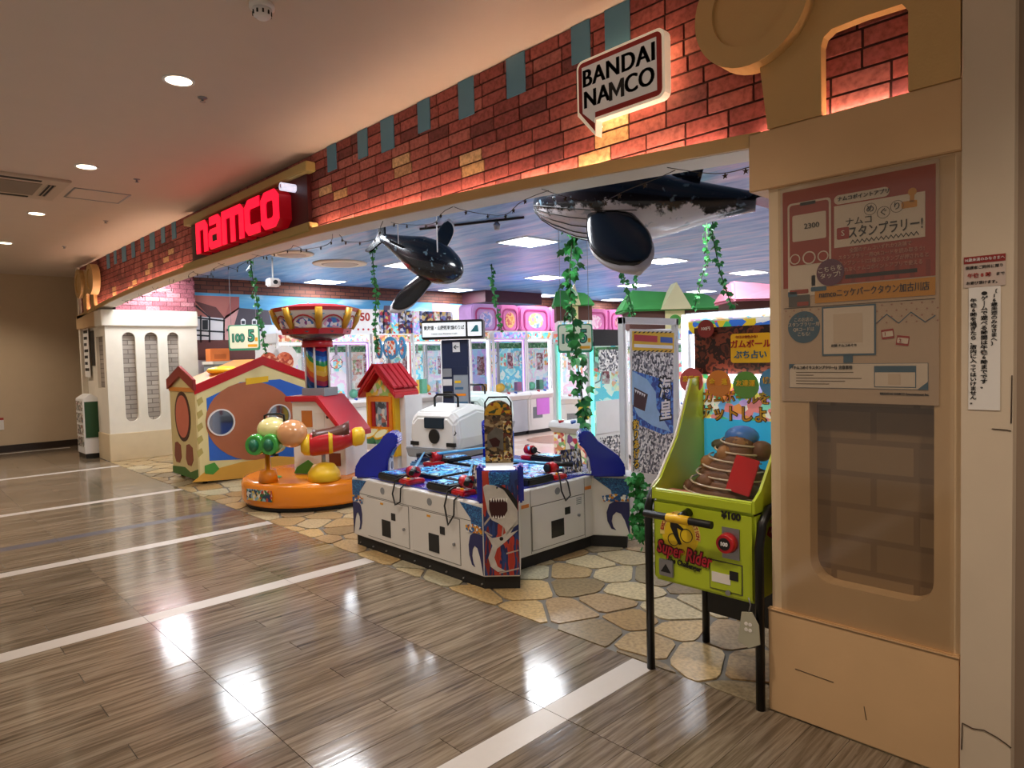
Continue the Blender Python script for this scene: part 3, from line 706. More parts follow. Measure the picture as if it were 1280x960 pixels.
txt('ナムコ', .033, INK, pc, (.02, -.0035, .69)); txt('スタンプラリー!', .05, INK, pc, (.108, -.0035, .648), sx=.70, off=.01)
zz = MB()
for k in range(14): x_ = -.01+k*.0165; zz.prism([(x_, .612), (x_+.00825, .624), (x_+.0165, .612), (x_+.0165, .607), (x_+.00825, .619), (x_, .607)], -.0036, -.0026)
zz.build('zigzag_line', INK, pc)
pbox('stamp_icon', REDINK, -.06, -.015, .63, .675, 4, .006); txt('S', .03, WINK, pc, (-.037, -.0045, .652)); pbox('stamp_handle', PYEL, .165, .215, .71, .735, 4, .004); MB().prism(disc(.2, .765, .014), -.004, -.003).build('stamp_knob', PYEL, pc); pbox('stamp_neck', PYEL, .192, .206, .73, .76, 4)
for k, s_t in enumerate(('全国のナムコいずれか2店舗で', 'スタンプラリー用QRコードを読み取ろう!', 'スタンプシートに2種のスタンプが押されると', 'もれなくナムコポイントアプリで使える')): txt(s_t, .0185, mat('salmon_ink', '#e0a898', .5), pc, (.092, -.003, .583-.0235*k), sx=.85)
pbox('dark_line', INK, -.03, .215, .478, .492, 3)
pbox('yellow_band', PYEL, -.145, .272, .392, .455, 3); txt('namcoニッケパークタウン加古川店', .034, INK, pc, (.063, -.0035, .424), sx=.72)
pbox('rule', INK, -.272, .272, .378, .380, 2); pbox('machine_picture', mat('poster_grey', '#5a5a5e', .5), -.25, -.165, .383, .43, 3); pbox('machine_stripe', PRED, -.215, -.17, .386, .402, 4); pbox('machine_top', BLUEINK, -.252, -.215, .425, .445, 4)
dots = MB()
for a in range(17):
    for c_ in range(4 if a > 8 else 2):
        dots.prism(disc(-.262+a*.0328+(.016 if c_ % 2 else 0), .368-c_*.022, .0034, 8), -.0016, -.0008)
dots.build('dot_pattern', mat('dull_pink_ink', '#b08a80', .5), pc)
MB().prism([(.075, .30), (.115, .335), (.155, .30), (.195, .338), (.24, .30), (.272, .322), (.272, .318), (.24, .296), (.195, .334), (.155, .296), (.115, .331), (.075, .296)], -.0016, -.0008).build('peak_line', BLUEINK, pc)
MB().prism(disc(-.19, .30, .064, 32), -.0016, -.0008).build('blue_bubble', BLUEINK, pc); txt('このお店の\nスタンプラリー用\nQRコードは\nこちら!', .0185, PAPER, pc, (-.19, -.002, .30), line=1.05, sx=.85)
pbox('monitor_frame', BLUEINK, -.118, .078, .183, .375, 3); pbox('monitor_screen', PAPER, -.112, .072, .19, .369, 4); pbox('monitor_stand', BLUEINK, -.038, -.004, .155, .185, 3)
pbox('blank_square', mat('code_paper', '#ded2c6', .5), -.075, .032, .232, .345, 5); txt('店舗 ナムコめぐり', .0115, INK, pc, (-.035, -.0045, .222))
for cx, cz, t_, n_ in ((.118, .26, 6, '1'), (.168, .234, -8, '2')):
    M_ = Matrix.Translation((cx, 0, cz)) @ Matrix.Rotation(R(-t_), 4, 'Y'); MB().prism(rrect(-.021, .021, -.018, .018, .002), -.0016, -.0008, M=M_).build('stamp_print', REDINK, pc); MB().prism(rrect(-.018, .018, -.010, .010, .002), -.0022, -.0016, M=M_).build('stamp_field', PAPER, pc); txt(n_, .018, REDINK, pc, (cx-.008, -.0025, cz))
pbox('note_frame', BLUEINK, -.25, .25, .055, .152, 2); pbox('note_field', PAPER, -.2485, .2485, .0565, .1505, 3)
txt('「ナムコめぐりスタンプラリー!」注意事項', .0155, INK, pc, (-.125, -.004, .136), sx=.8, off=.01)
for k, l_ in enumerate((.22, .07, .25, .19, .13)): pbox('small_print', mat('grey_ink', '#7a7068', .6), -.222, -.222+l_, .116-k*.0115, .1195-k*.0115, 4)
pbox('box_frame', BLUEINK, .072, .212, .062, .142, 4); pbox('box_field', PAPER, .075, .209, .065, .118, 5); pbox('blank_square', mat('code_paper', '#ded2c6', .5), .12, .162, .072, .113, 6)
MB().prism([(-.25, .152), (-.225, .152), (-.25, .127)], -.0032, -.0024).build('corner', BLUEINK, pc); MB().prism([(.25, .055), (.25, .085), (.215, .055)], -.0032, -.0024).build('corner', BLUEINK, pc)
txt('©BANDAI NAMCO Entertainment Inc.', .0125, INK, pc, (.172, -.001, .038), sx=.8, off=.012)
ac = MB().box(-1.225, -.608, YF-.009, YF-.006, .455, 2.195).build('acrylic_cover', clear('acrylic', '#f4efe8', .12, .08)); tag(ac, 'clear acrylic sheet covering the front of the right display pillar', 'cover')
# ---- notices on the white column
YN = YF-.012
def nq(px, py): return ony(px, py, YN)
a, b_ = nq(1205, 322), nq(1257, 356)
nt1 = thing('notice', 'small notice with a red heading bar on the white column', 'notice', ((a.x+b_.x)/2, YN, b_.z)); w2, h_ = (b_.x-a.x)/2, a.z-b_.z
box('sheet', mat('pinkish_paper', '#cdb8ac', .5), nt1, -w2, w2, -.0015, .0, 0, h_); box('heading_bar', mat('heading_red', '#8f2420', .5), nt1, -w2, w2, -.0025, -.0015, h_*.77, h_)
txt('16歳未満のみなさまへ', .0125, WINK, nt1, (0, -.003, h_*.885), sx=.9); txt('保護者ご同伴に限り', .0125, INK, nt1, (0, -.002, h_*.63), sx=.95); txt('午後 8 時', .0165, REDINK, nt1, (-.014, -.002, h_*.37), off=.02); txt('まで', .0125, INK, nt1, (.044, -.002, h_*.37)); txt('お遊び頂けます。', .0125, INK, nt1, (-.004, -.002, h_*.13), sx=.95)
a, b_ = nq(1211, 360), nq(1250, 513)
nt2 = thing('notice', 'tall white notice with three columns of black vertical writing on the white column', 'notice', ((a.x+b_.x)/2, YN, b_.z)); w2, h_ = (b_.x-a.x)/2, a.z-b_.z
box('sheet', PAPER, nt2, -w2, w2, -.0015, 0, 0, h_)
def vert(s, x_, ztop, zbot):
    s = s.replace('ー', '｜'); n_ = len(s); st = (ztop-zbot)/n_
    txt('\n'.join(s), min(.0185, st*1.0), INK, nt2, (x_, -.002, (ztop+zbot)/2), line=st/min(.0185, st), off=.02, sx=1.25)
vert('〔16歳未満のみなさまへ〕', w2*.62, h_*.975, h_*.52); vert('●ゲームで遊べる時間は午後6時までです。', -.0, h_*.965, h_*.17); vert('午後6時を過ぎたら、店内に入ってはいけません。', -w2*.68, h_*.91, h_*.04)
# ---- notices and leaflet rack beside the left pillar
a = ony(104, 400, 2.80); b_ = ony(116, 520, 2.80)
nb = thing('notice_board', 'tall notice sheet with dark print on the wall end left of the slotted pillar', 'notice', (-13.45, 2.79, 1.0))
box('sheet', PAPER, nb, -.42, -.05, -.004, .004, .35, 1.25); box('dark_window', mat('dark_opening', '#18140f', .6), nb, -.02, .5, .02, .03, .55, 1.15)
for k in range(7): box('print_line', INK, nb, -.38, -.1-.04*(k % 3), -.006, -.004, 1.12-k*.11, 1.17-k*.11)
struct(MB().box(-13.9, -12.9, 2.83, 3.0, 0, 2.2).build('wall_far_front', CREAM), 'cream wall between the notice sheet and the slotted pillar')
rk = thing('leaflet_rack', 'white and green leaflet stand on the floor beside the left pillar', 'rack', (-13.2, 2.66, 0))
MB().prism([(-.12, .08), (.12, .08), (.12, 1.0), (0, 1.08), (-.12, 1.0)], -.26, .26, 'y', M=Matrix.Rotation(R(90), 4, 'Z')).build('body', WHITE, rk, .006)
box('side_stripe', mat('dark_green_panel', '#1f4a26', .5), rk, .255, .27, -.10, .10, .35, .95); box('foot', BLACK, rk, -.24, .24, -.11, .11, 0, .08)
for k in range(4): box('leaflet', confetti('leaflet_print', ['#e8e0d8', '#3a4a3a', '#8a5a4a', '#c8c0b0', '#50585a'], 30), rk, -.22, .22, -.126, -.12, .2+k*.2, .36+k*.2)
wsn = thing('wall_sign', 'small white sign with red top edge on the hall end wall', 'sign', (-15.4, 1.72, 1.0)); q = onx(2, 527, -15.4)
wsn.location = (-15.4, q.y-.12, q.z-.1); box('plate', PAPER, wsn, 0, .015, -.2, .15, -.05, .13); box('red_edge', REDINK, wsn, 0, .018, -.2, .15, .13, .17)

# ---- hall ceiling fittings
a = thing('air_conditioner', 'beige ceiling cassette air conditioner with slots in the hall ceiling', 'air conditioner', (-7.85, 1.0, ZH))
box('frame', mat('cassette_beige', '#c8b8a4', .5), a, -.46, .46, -.5, .46, -.025, 0, .006); box('grille', mat('cassette_grille', '#8a7c6e', .6), a, -.27, .27, -.36, .26, -.03, -.025)
for s in (-1, 1): box('air_slot', DARK, a, s*.37-.03, s*.37+.03, -.32, .24, -.028, -.024)
box('air_slot', DARK, a, -.26, .26, .31, .37, -.028, -.024)
for k in range(3): box('louver', mat('cassette_beige', '#c8b8a4', .5), a, -.26, .26, .30+.03*k, .305+.03*k, -.034, -.02)
hp = thing('access_panel', 'rectangular access hatch with metal rim in the hall ceiling', 'hatch', (-7.9, 1.78, ZH)); rim = MB()
for q in ((-.24, .24, -.25, -.235), (-.24, .24, .235, .25), (-.24, -.225, -.25, .25), (.225, .24, -.25, .25)): rim.box(*q, -.006, 0)
rim.build('rim', STEEL, hp); box('hatch', CEIL, hp, -.22, .22, -.232, .232, -.003, 0)
sd = thing('smoke_detector', 'white round smoke detector on the hall ceiling', 'detector', (-3.22, 1.47, ZH)); MB().lathe([(.06, 0), (.06, -.018), (.05, -.022)], n=24).build('base', WHITE, sd); MB().lathe([(.045, -.022), (.042, -.055), (.025, -.068)], n=24).build('head', WHITE, sd)
for k in range(10): t_ = 2*math.pi*k/10; MB().box(-.004, .004, .036, .046, -.054, -.036, Matrix.Rotation(t_, 4, 'Z')).build('vent_slit', DARK, sd)
for px, py, n_ in ((253, 122, 'beside the nearest downlight'), (171, 224, 'near the red glow of the shop sign'), (132, 276, 'past the access hatch'), (80, 308, 'near the hall end')):
    q = onz(px, py, ZH); sp_ = thing('sprinkler_head', 'tiny metal sprinkler head in the hall ceiling '+n_, 'sprinkler', q); MB().lathe([(.03, 0), (.028, -.004), (.008, -.006), (.008, -.025), (.018, -.027), (.018, -.03)], n=12).build('body', STEEL, sp_)

# ================================================================== FISHING GAME ISLAND
def W(o, root): o.parent = root; o.location = tuple(-c for c in root.location); return o
def pxy(pxs, y): return [(q.x, q.z) for q in (ony(px, py, y) for px, py in pxs)]
def pxx(pxs, x): return [(q.y, q.z) for q in (onx(px, py, x) for px, py in pxs)]
fg = thing('fishing_game', 'white fishing arcade island with blue corner fins and shark-printed corner post', 'arcade game', (-4.1, 3.6, 0))
def fp(mb, name, m, bevel=0, par=None): return W(mb.build(name, m, None, bevel), fg) if par is None else None
outl = [(-4.93, 2.86), (-3.29, 2.86), (-3.12, 3.03), (-3.39, 3.30), (-3.39, 4.12), (-3.14, 4.27), (-3.30, 4.50), (-4.93, 4.50)]
cxm, cym = -4.1, 3.65
kick = [(cxm+(x-cxm)*.975, cym+(y-cym)*.975) for x, y in outl]
fp(MB().prism(kick, 0, .09, 'z'), 'kick_base', DARK); fp(MB().prism(outl, .09, .57, 'z'), 'cabinet', WPAINT, .006)
fp(MB().prism([(cxm+(x-cxm)*.93, cym+(y-cym)*.93) for x, y in outl], .57, .585, 'z'), 'deck', BLUE)
YD = 2.86
def frect(name, m, p0, p1, y=YD, t=.004, plane='y', bevel=0):
    if plane == 'y':
        a, b = ony(*p0, y), ony(*p1, y); return fp(MB().box(a.x, b.x, y-t, y, b.z, a.z), name, m, bevel)
    a, b = onx(*p0, y), onx(*p1, y); return fp(MB().box(y, y+t, a.y, b.y, b.z, a.z), name, m, bevel)
SEAM = mat('panel_seam_grey', '#5a5650', .7, var=0)
for x0, x1 in ((-4.70, -4.13), (-4.08, -3.53)):
    fp(MB().box(x0-.004, x1+.004, YD-.001, YD+.002, .115, .437), 'door_gap', SEAM)
    d_ = fp(MB().box(x0, x1, YD-.005, YD, .119, .433), 'door', WPAINT, .002)
    xm = (x0+x1)/2
    fp(MB().box(xm-.075, xm+.045, YD-.008, YD-.004, .155, .285), 'coin_return', BLACK); fp(MB().box(xm+.06, xm+.115, YD-.008, YD-.004, .30, .355), 'coin_slot', BLACK)
    fp(MB().cyl((x1-.055, YD-.005, .255), (x1-.055, YD-.018, .255), .011, n=10), 'lock', STEEL); fp(MB().box(xm-.09, xm-.05, YD-.007, YD-.004, .40, .415), 'sticker', GOLDINK)
    fp(MB().cyl((xm-.06, YD, .51), (xm-.06, YD-.004, .51), .027, n=20), 'speaker_dot', GREY)
fp(MB().box(-4.93, -3.3, YD-.0015, YD, .444, .447), 'panel_seam', SEAM)
# swoosh decals on the front corners
SEA = confetti('sea_print', ['#1c4a86', '#2a6aa8', '#173a70', '#3a86c0', '#245a98'], 40, kind='NOISE'); NAVY = mat('navy_ink', '#26285e', .4); 
def swoosh(M, w_, flip=1):
    mb = MB(); mb.prism([(flip*a, b) for a, b in ((0, .56), (w_, .55), (w_, .37), (w_*.55, .38), (w_*.5, .46))], -.004, 0, 'y', M); o = fp(mb, 'wave_decal', SEA)
    mb = MB(); mb.prism([(flip*a, b) for a, b in [(w_*f, z) for f, z in ((1, .365), (1, .10), (.95, .15), (.87, .22), (.77, .272), (.64, .285), (.54, .255), (.51, .21), (.55, .165), (.63, .14), (.5, .15), (.39, .21), (.37, .28), (.45, .345), (.6, .37))]], -.004, 0, 'y', M); fp(mb, 'wave_decal', NAVY)
    mb = MB(); mb.prism([(flip*a, b) for a, b in ((w_*.25, .41), (w_*.6, .43), (w_, .42), (w_, .375), (w_*.3, .365))], -.006, 0, 'y', M); fp(mb, 'logo_decal', confetti('logo_print', ['#e0a020', '#1c4a86', '#f0f0f0', '#2a6aa8', '#c87818'], 60))
swoosh(Matrix.Translation((-3.52, YD, 0)), .225); swoosh(Matrix.Translation((-4.71, YD, 0)), .215, -1)
Mw = Matrix.Translation((-3.39, 4.12, 0)) @ Matrix.Rotation(math.atan2(.15, .25), 4, 'Z'); swoosh(Mw, .285)
# right side door and fittings
XD = -3.39
fp(MB().box(XD-.002, XD+.001, 3.415, 4.005, .115, .445), 'door_gap', SEAM); fp(MB().box(XD, XD+.005, 3.42, 4.0, .12, .44), 'door', WPAINT, .002)
fp(MB().box(XD+.004, XD+.008, 3.62, 3.76, .17, .30), 'coin_return', mat('smoked_window', '#2a2828', .15)); fp(MB().box(XD+.004, XD+.008, 3.775, 3.835, .32, .375), 'coin_slot', BLACK)
fp(MB().cyl((XD+.005, 3.93, .29), (XD+.02, 3.93, .29), .011, n=10), 'lock', STEEL); fp(MB().cyl((XD, 3.7, .515), (XD+.004, 3.7, .515), .027, n=20), 'speaker_dot', GREY)
for y0, z0 in ((3.315, .445), (4.02, .47)): fp(MB().box(XD, XD+.003, y0, y0+.075, z0, z0+.026), 'warning_sticker', mat('orange_sticker', '#e0863c', .5))
for y0 in (3.408, 4.012): fp(MB().box(XD, XD+.0015, y0, y0+.003, .1, .565), 'panel_seam', SEAM)
for k in range(4): fp(MB().box(XD+.005, XD+.007, 3.91, 3.97, .375+.015*k, .381+.015*k), 'small_print', GREY)
for k in range(9): fp(MB().cyl((-4.85+.19*k, 2.88, .03), (-4.85+.19*k, 2.868, .03), .006, n=8), 'kick_bolt', STEEL)
# printed corner post
Mp = Matrix.Translation((-3.205, 2.945, 0)) @ Matrix.Rotation(R(45), 4, 'Z')
fp(MB().box(-.121, .121, .0, .16, .57, .80, Mp), 'corner_post', BLUE, .01)
def pp(poly, k, name, m): return fp(MB().prism(poly, -.0015*k-.001, .0, 'y', Mp), name, m)
pp([(-.116, .10), (.116, .10), (.116, .795), (-.116, .795)], 1, 'post_print', confetti('post_print_red_blue', ['#a83426', '#b83c2c', '#1f2a5e', '#28407e', '#8c2a22', '#1f2a5e'], 5, kind='NOISE', stretch=(3, 3, .6)))
pp([(-.07, .70), (.06, .70), (.07, .785), (-.075, .785)], 2, 'print_field', SEA)
FISHW = mat('pale_shark_ink', '#cfc9c4', .45, var=.25, scale=14); MAW = mat('dark_mouth_ink', '#3a0f10', .4); LINEW = mat('outline_ink', '#b8a8a0', .5)
pp([(-.105, .64), (-.112, .69), (-.09, .705), (-.04, .70), (.03, .665), (.085, .60), (.112, .55), (.112, .44), (.06, .40), (.035, .36), (.02, .42), (-.02, .45), (-.06, .47), (-.085, .52)], 3, 'shark_print', FISHW)
pp([(-.02, .71), (.06, .665), (.112, .59), (.112, .53), (.085, .575), (.03, .66)], 4, 'shark_back', BLACK)
pp([(-.075, .60), (-.05, .615), (.02, .605), (.045, .58), (.045, .53), (.02, .49), (-.03, .475), (-.06, .49), (-.075, .54)], 4, 'shark_mouth', MAW)
for k in range(7):
    x_ = -.068+.017*k; pp([(x_, .612), (x_+.014, .612), (x_+.007, .588)], 5, 'tooth', WINK)
    if k < 5: pp([(x_+.012, .478+.003*abs(k-2)), (x_+.026, .478+.003*abs(k-2)), (x_+.019, .502)], 5, 'tooth', WINK)
pp(disc(-.02, .683, .006, 10), 5, 'shark_eye', BLACK)
pp([(-.1, .38), (-.06, .35), (0, .36), (.05, .40), (.112, .47), (.06, .38), (.112, .40), (.05, .345), (.01, .31), (-.03, .28), (-.05, .22), (-.03, .16), (.02, .13), (-.03, .125), (-.075, .16), (-.09, .22), (-.06, .30)], 3, 'swordfish_print', FISHW)
pp(disc(0, .345, .013, 12), 4, 'swordfish_eye', BLACK)
for q in ([(-.11, .45), (-.05, .52), (-.05, .505), (-.11, .43)], [(-.11, .40), (-.06, .37), (-.06, .36), (-.11, .385)], [(.0, .36), (.015, .46), (.04, .44), (.03, .43), (.02, .44), (.01, .36)], [(.03, .25), (.112, .27), (.112, .262), (.03, .24)], [(-.02, .12), (.112, .15), (.112, .14), (-.02, .112)]): pp(q, 2, 'wave_line', LINEW)
sbd = MB().prism([(-.092, .845), (.092, .845), (.092, 1.17)]+[(.092*math.cos(R(t)), 1.17+.085*math.sin(R(t))) for t in range(15, 166, 15)]+[(-.092, 1.17)], .0, .025, 'y', Mp)
fp(sbd, 'sign_board', confetti('bronze_comic_print', ['#4a3a2c', '#7a6248', '#9c8460', '#2c241e', '#b09a78', '#5c4030'], 46), .004)
pp([(-.09, 1.16), (.09, 1.16)]+[(.086*math.cos(R(t)), 1.165+.08*math.sin(R(t))) for t in range(15, 166, 15)], 1, 'sign_cap', confetti('amber_print', ['#c08a1c', '#8a3a20', '#d8a830', '#3a4a30'], 40))
pp([(-.075, 1.03), (-.02, 1.08), (.04, 1.06), (.07, .99), (.07, .92), (.02, .93), (-.03, .955), (-.075, .94)], 2, 'sign_shark', mat('grey_shark_ink', '#6c6864', .5, var=.3, scale=20)); pp([(-.065, 1.0), (-.02, 1.015), (.01, .99), (.0, .955), (-.04, .95)], 3, 'sign_shark_mouth', MAW)
pp([(.03, .87), (.085, .87), (.085, 1.12), (.03, 1.12)], 2, 'sign_text_strip', confetti('sign_strip_print', ['#d0a848', '#3a2a20', '#e0d0a8', '#7a3a28'], 60)); pp([(-.085, .86), (.02, .86), (.02, .90), (-.085, .90)], 2, 'sign_foot_strip', confetti('sign_strip_print', [], 60))
fp(MB().box(-.09, .09, .0, .02, .80, .845, Mp), 'sign_holder', WHITE); fp(MB().box(-.1, .1, -.012, .0, .802, .812, Mp), 'sign_lamp', LEDW)
fp(MB().tube([Mp @ Vector((-.085, .02, 1.0)), Mp @ Vector((-.085, .02, 1.24)), Mp @ Vector((-.06, .02, 1.275)), Mp @ Vector((.06, .02, 1.275)), Mp @ Vector((.085, .02, 1.24)), Mp @ Vector((.085, .02, 1.0))], .006), 'sign_hoop', BLACKM)
# blue wave fins on the other corners
fin = [(0, .575), (.0, .66), (.05, .74), (.13, .80), (.21, .86), (.25, .925), (.30, .945), (.35, .93), (.37, .89), (.35, .86), (.365, .84), (.32, .80), (.28, .72), (.26, .575)]
for (cx, cy), a in (((-4.90, 2.90), 45), ((-3.22, 4.30), 225), ((-4.88, 4.44), -45)):
    Mf = Matrix.Translation((cx, cy, 0)) @ Matrix.Rotation(R(a), 4, 'Z')
    fp(MB().prism(fin, -.11, .11, 'y', Mf), 'wave_fin', BLUE, .03); fp(MB().box(.27, .285, -.08, .08, .60, .80, Mf), 'fin_panel', WHITE, .004)
    for zz_ in (.66, .75): fp(MB().cyl(Mf @ Vector((.285, 0, zz_)), Mf @ Vector((.292, 0, zz_)), .032, n=16), 'fin_speaker', GREY)
for s in (-1, 1): fp(MB().box(s*.135-.02, s*.135+.02, .03, .16, .57, .82, Mp), 'fin_bracket', BLUE, .012)
# play screens and player stations
SCR = confetti('game_screen', ['#1a4a9a', '#2f80c8', '#70c0e8', '#123070', '#a8dcf0'], 12, rough=.1, emit=.5, kind='NOISE')
for x0, x1, y0, y1 in ((-4.62, -4.14, 3.16, 3.62), (-4.10, -3.62, 3.16, 3.62), (-4.62, -4.14, 3.68, 4.16), (-4.10, -3.62, 3.68, 4.16)):
    fp(MB().box(x0, x1, y0, y1, .585, .615), 'screen_bezel', BLACK, .004); fp(MB().box(x0+.03, x1-.03, y0+.03, y1-.03, .615, .618), 'screen', SCR)
def station(x, y, a, k):
    S_ = Matrix.Translation((x, y, .585)) @ Matrix.Rotation(R(a), 4, 'Z')
    fp(MB().box(-.23, .05, -.1, .08, 0, .055, S_), 'console', BLACK, .012); fp(MB().box(.06, .20, -.1, .06, 0, .035, S_), 'button_pad', RED, .01)
    fp(MB().box(-.2, -.02, -.07, .04, .055, .06, S_), 'console_screen', SCR)
    for j in range(3): fp(MB().cyl(S_ @ Vector((.09+.04*j, -.05, .035)), S_ @ Vector((.09+.04*j, -.05, .045)), .014, n=10), 'button', WHITE if j != 1 else YEL)
    gx = .12; p0 = S_ @ Vector((gx, .02, .11)); tip = S_ @ Vector((gx-.34, .36, .16)); fp(MB().tube([S_ @ Vector((gx+.12, -.10, .10)), p0, tip], [.016, .014, .006]), 'rod', mat('rod_blue', '#5aa8d8', .2))
    fp(MB().cyl(S_ @ Vector((gx+.13, -.11, .10)), S_ @ Vector((gx+.02, 0, .11)), .02, n=10), 'rod_grip', BLACK); fp(MB().cyl(S_ @ Vector((gx-.035, 0, .085)), S_ @ Vector((gx+.045, .0, .085)), .042, n=16), 'reel', RED)
    fp(MB().cyl(S_ @ Vector((gx-.06, 0, .085)), S_ @ Vector((gx-.035, .0, .085)), .03, n=14), 'reel_cap', BLACK); fp(MB().tube([S_ @ Vector((gx+.045, 0, .085)), S_ @ Vector((gx+.075, 0, .085)), S_ @ Vector((gx+.08, -.05, .11)), S_ @ Vector((gx+.11, -.05, .11))], .008), 'reel_handle', BLACK)
    cab = [S_ @ Vector(p) for p in ((gx, -.06, .07), (gx-.05, -.13, .03), (gx-.06, -.155, -.07), (gx-.02, -.16, -.15-.03*k), (gx+.04, -.155, -.12), (gx+.03, -.14, -.02), (gx+.04, -.1, .01))]
    fp(MB().tube([cab[0].lerp(cab[0], 0)]+[cab[i].lerp(cab[i+1], t) for i in range(len(cab)-1) for t in (.33, .66, 1)], .006, 6), 'cable', BLACK)
station(-4.36, 2.99, 0, 0); station(-3.72, 2.99, 0, 1.6); station(-3.52, 3.66, 90, 0); station(-4.72, 3.7, -90, 0); station(-4.2, 4.36, 180, 0)
CARD = confetti('card_print', ['#1c2440', '#c8c0b0', '#3a4a7a', '#8a7a50', '#e0e0e0', '#202028'], 50, stretch=(2, 2, .8))
for x, y, a in ((-3.48, 3.02, 20), (-3.50, 4.02, 70)):
    Mc = Matrix.Translation((x, y, .585)) @ Matrix.Rotation(R(a), 4, 'Z') @ Matrix.Rotation(R(-14), 4, 'X'); fp(MB().box(-.09, .09, 0, .008, .01, .20, Mc), 'instruction_card', CARD)

# ================================================================== GUMBALL BIKE GAME
gb = thing('gumball_game', 'lime green Super Rider gumball game with bicycle handle on black legs', 'arcade game', (-1.6, 2.95, 0))
def gp(mb, name, m, bevel=0): return W(mb.build(name, m, None, bevel), gb)
GX0, GX1, GY0, GY1 = -1.855, -1.335, 2.70, 3.20
gp(MB().box(GX0, GX1, GY0, GY1, .445, .84), 'cabinet', LIME, .014)
side = [(GY0, .84), (GY0, .895), (GY0+.06, .93), (GY0+.22, 1.12), (GY0+.36, 1.40), (GY1, 1.42), (GY1, .84)]
gp(MB().prism(side, GX0, GX0+.012, 'x'), 'side_panel', LIME); gp(MB().prism(side, GX1-.012, GX1, 'x'), 'side_panel', LIME)
gp(MB().tube([(GX0-.004, y, z) for y, z in side[1:5]], .006), 'edge_trim', WHITE); gp(MB().prism([(GY0-.004, .84), (GY0-.004, .885), (GY0+.012, .895), (GY0+.02, .84)], GX0+.01, GX1-.01, 'x'), 'front_lip', LIME, .004)
gp(MB().box(GX0+.012, GX1-.012, GY0+.02, GY1-.03, .80, .846), 'play_floor', mat('dark_play_floor', '#3a2a22', .6))
gp(MB().box(GX0+.012, GX1-.012, GY1-.03, GY1-.01, .84, 1.42), 'back_board', confetti('gumball_print', ['#f0d060', '#6ab0e8', '#e88a8a', '#8ae0c8', '#c8a8e8', '#f4f0e0', '#e89a50', '#50c080'], 26, emit=.35, kind='VORONOI'))
gp(MB().box(GX0+.014, GX1-.014, GY1-.034, GY1-.03, .90, 1.19), 'sky_strip', mat('bright_cyan_print', '#30b8e8', .4, emit=.3))
for s_t, z_, sz, px_ in (('ガムボールを', 1.30, .068, -.06), ('ゲットしよう!!', 1.215, .084, -.02)):
    txt(s_t, sz, mat('dark_brown_ink', '#3a1c10', .5), gb, (-1.6+px_+1.6, GY1-.036-2.95, z_), off=.06, sx=.9); txt(s_t, sz, GOLDINK, gb, (px_, GY1-.039-2.95, z_), off=.012, sx=.9)
MB2 = MB().prism(disc(GX1-.05, 1.37, .06), GY1-.04, GY1-.034); gp(MB2, 'price_badge', YEL); txt('1回', .03, BLUEINK, gb, (GX1-.06+1.6, GY1-.042-2.95, 1.395)); txt('¥10', .036, REDINK, gb, (GX1-.06+1.6, GY1-.042-2.95, 1.36), off=.02)
# rocky spiral track
ROCK = mat('painted_rock', '#7a5238', .6, var=.4, scale=12, bump=.4, bscale=30); RAIL = mat('clear_rail', '#d8c8b0', .2, spec=.8)
for k in range(7):
    z_ = .86+.038*k; r_ = .19-.019*k; cx_, cy_ = -1.61+.006*k, 2.96+.012*k
    gp(MB().ell((cx_, cy_, z_), (r_*rs.uniform(.94, 1.06), r_*.85, .055), 9, 6), 'rock_tier', ROCK)
    gp(MB().tube([(cx_+(r_+.012)*math.cos(R(t)), cy_+(r_*.85+.012)*math.sin(R(t)), z_+.022-.03*(t-180)/180) for t in range(170, 371, 20)], .005, 6), 'track_rail', RAIL)
for k in range(16):
    t_ = R(200+k*137); r_ = .185-.009*k; z_ = .87+.016*k
    gp(MB().ell((-1.605+r_*math.cos(t_), 2.965+.01*k/2+r_*.8*math.sin(t_), z_), (.045*rs.uniform(.7, 1.2), .035, .035*rs.uniform(.7, 1.3)), 7, 5), 'boulder', (ROCK, mat('grey_green_rock', '#5a5a44', .6, var=.4, scale=12), mat('ochre_rock', '#a87848', .6, var=.3, scale=12))[k % 3])
gp(MB().ell((-1.575, 3.06, 1.12), (.085, .07, .055), 14, 8), 'blue_summit', mat('blue_summit_paint', '#3f7fd8', .35)); gp(MB().ell((-1.47, 3.05, 1.06), (.055, .05, .05), 12, 8), 'rock_tier', ROCK)
gp(MB().box(-.06, .06, -.004, .004, -.085, .085, Matrix.Translation((-1.47, 2.86, .97)) @ Matrix.Rotation(R(-18), 4, 'X') @ Matrix.Rotation(R(10), 4, 'Y')), 'red_ramp', RED, .003)
gp(MB().box(GX0+.02, GX0+.16, GY0+.03, GY0+.14, .846, .87), 'prize_tray', mat('salmon_tray', '#c87868', .5)); gp(MB().box(GX1-.16, GX1-.02, GY0+.03, GY0+.12, .846, .87), 'prize_tray', BLACK)
for k in range(12): gp(MB().ell((-1.40+.018*(k % 3), 3.0+.03*(k//3), .90+.05*(k//3)+.03*(k % 2)), (.016, .016, .016), 10, 6), 'gumball', (RED, BLUEINK, YEL, PINK, mat('mint_gum', '#6ad0b0', .3))[k % 5])
gp(MB().prism([(GY0+.02, .87), (GY0+.07, .94), (GY0+.22, 1.13), (GY0+.34, 1.37), (GY0+.345, 1.37), (GY0+.225, 1.13), (GY0+.075, .94), (GY0+.025, .87)], GX0+.014, GX1-.014, 'x'), 'front_glass', GLASS)
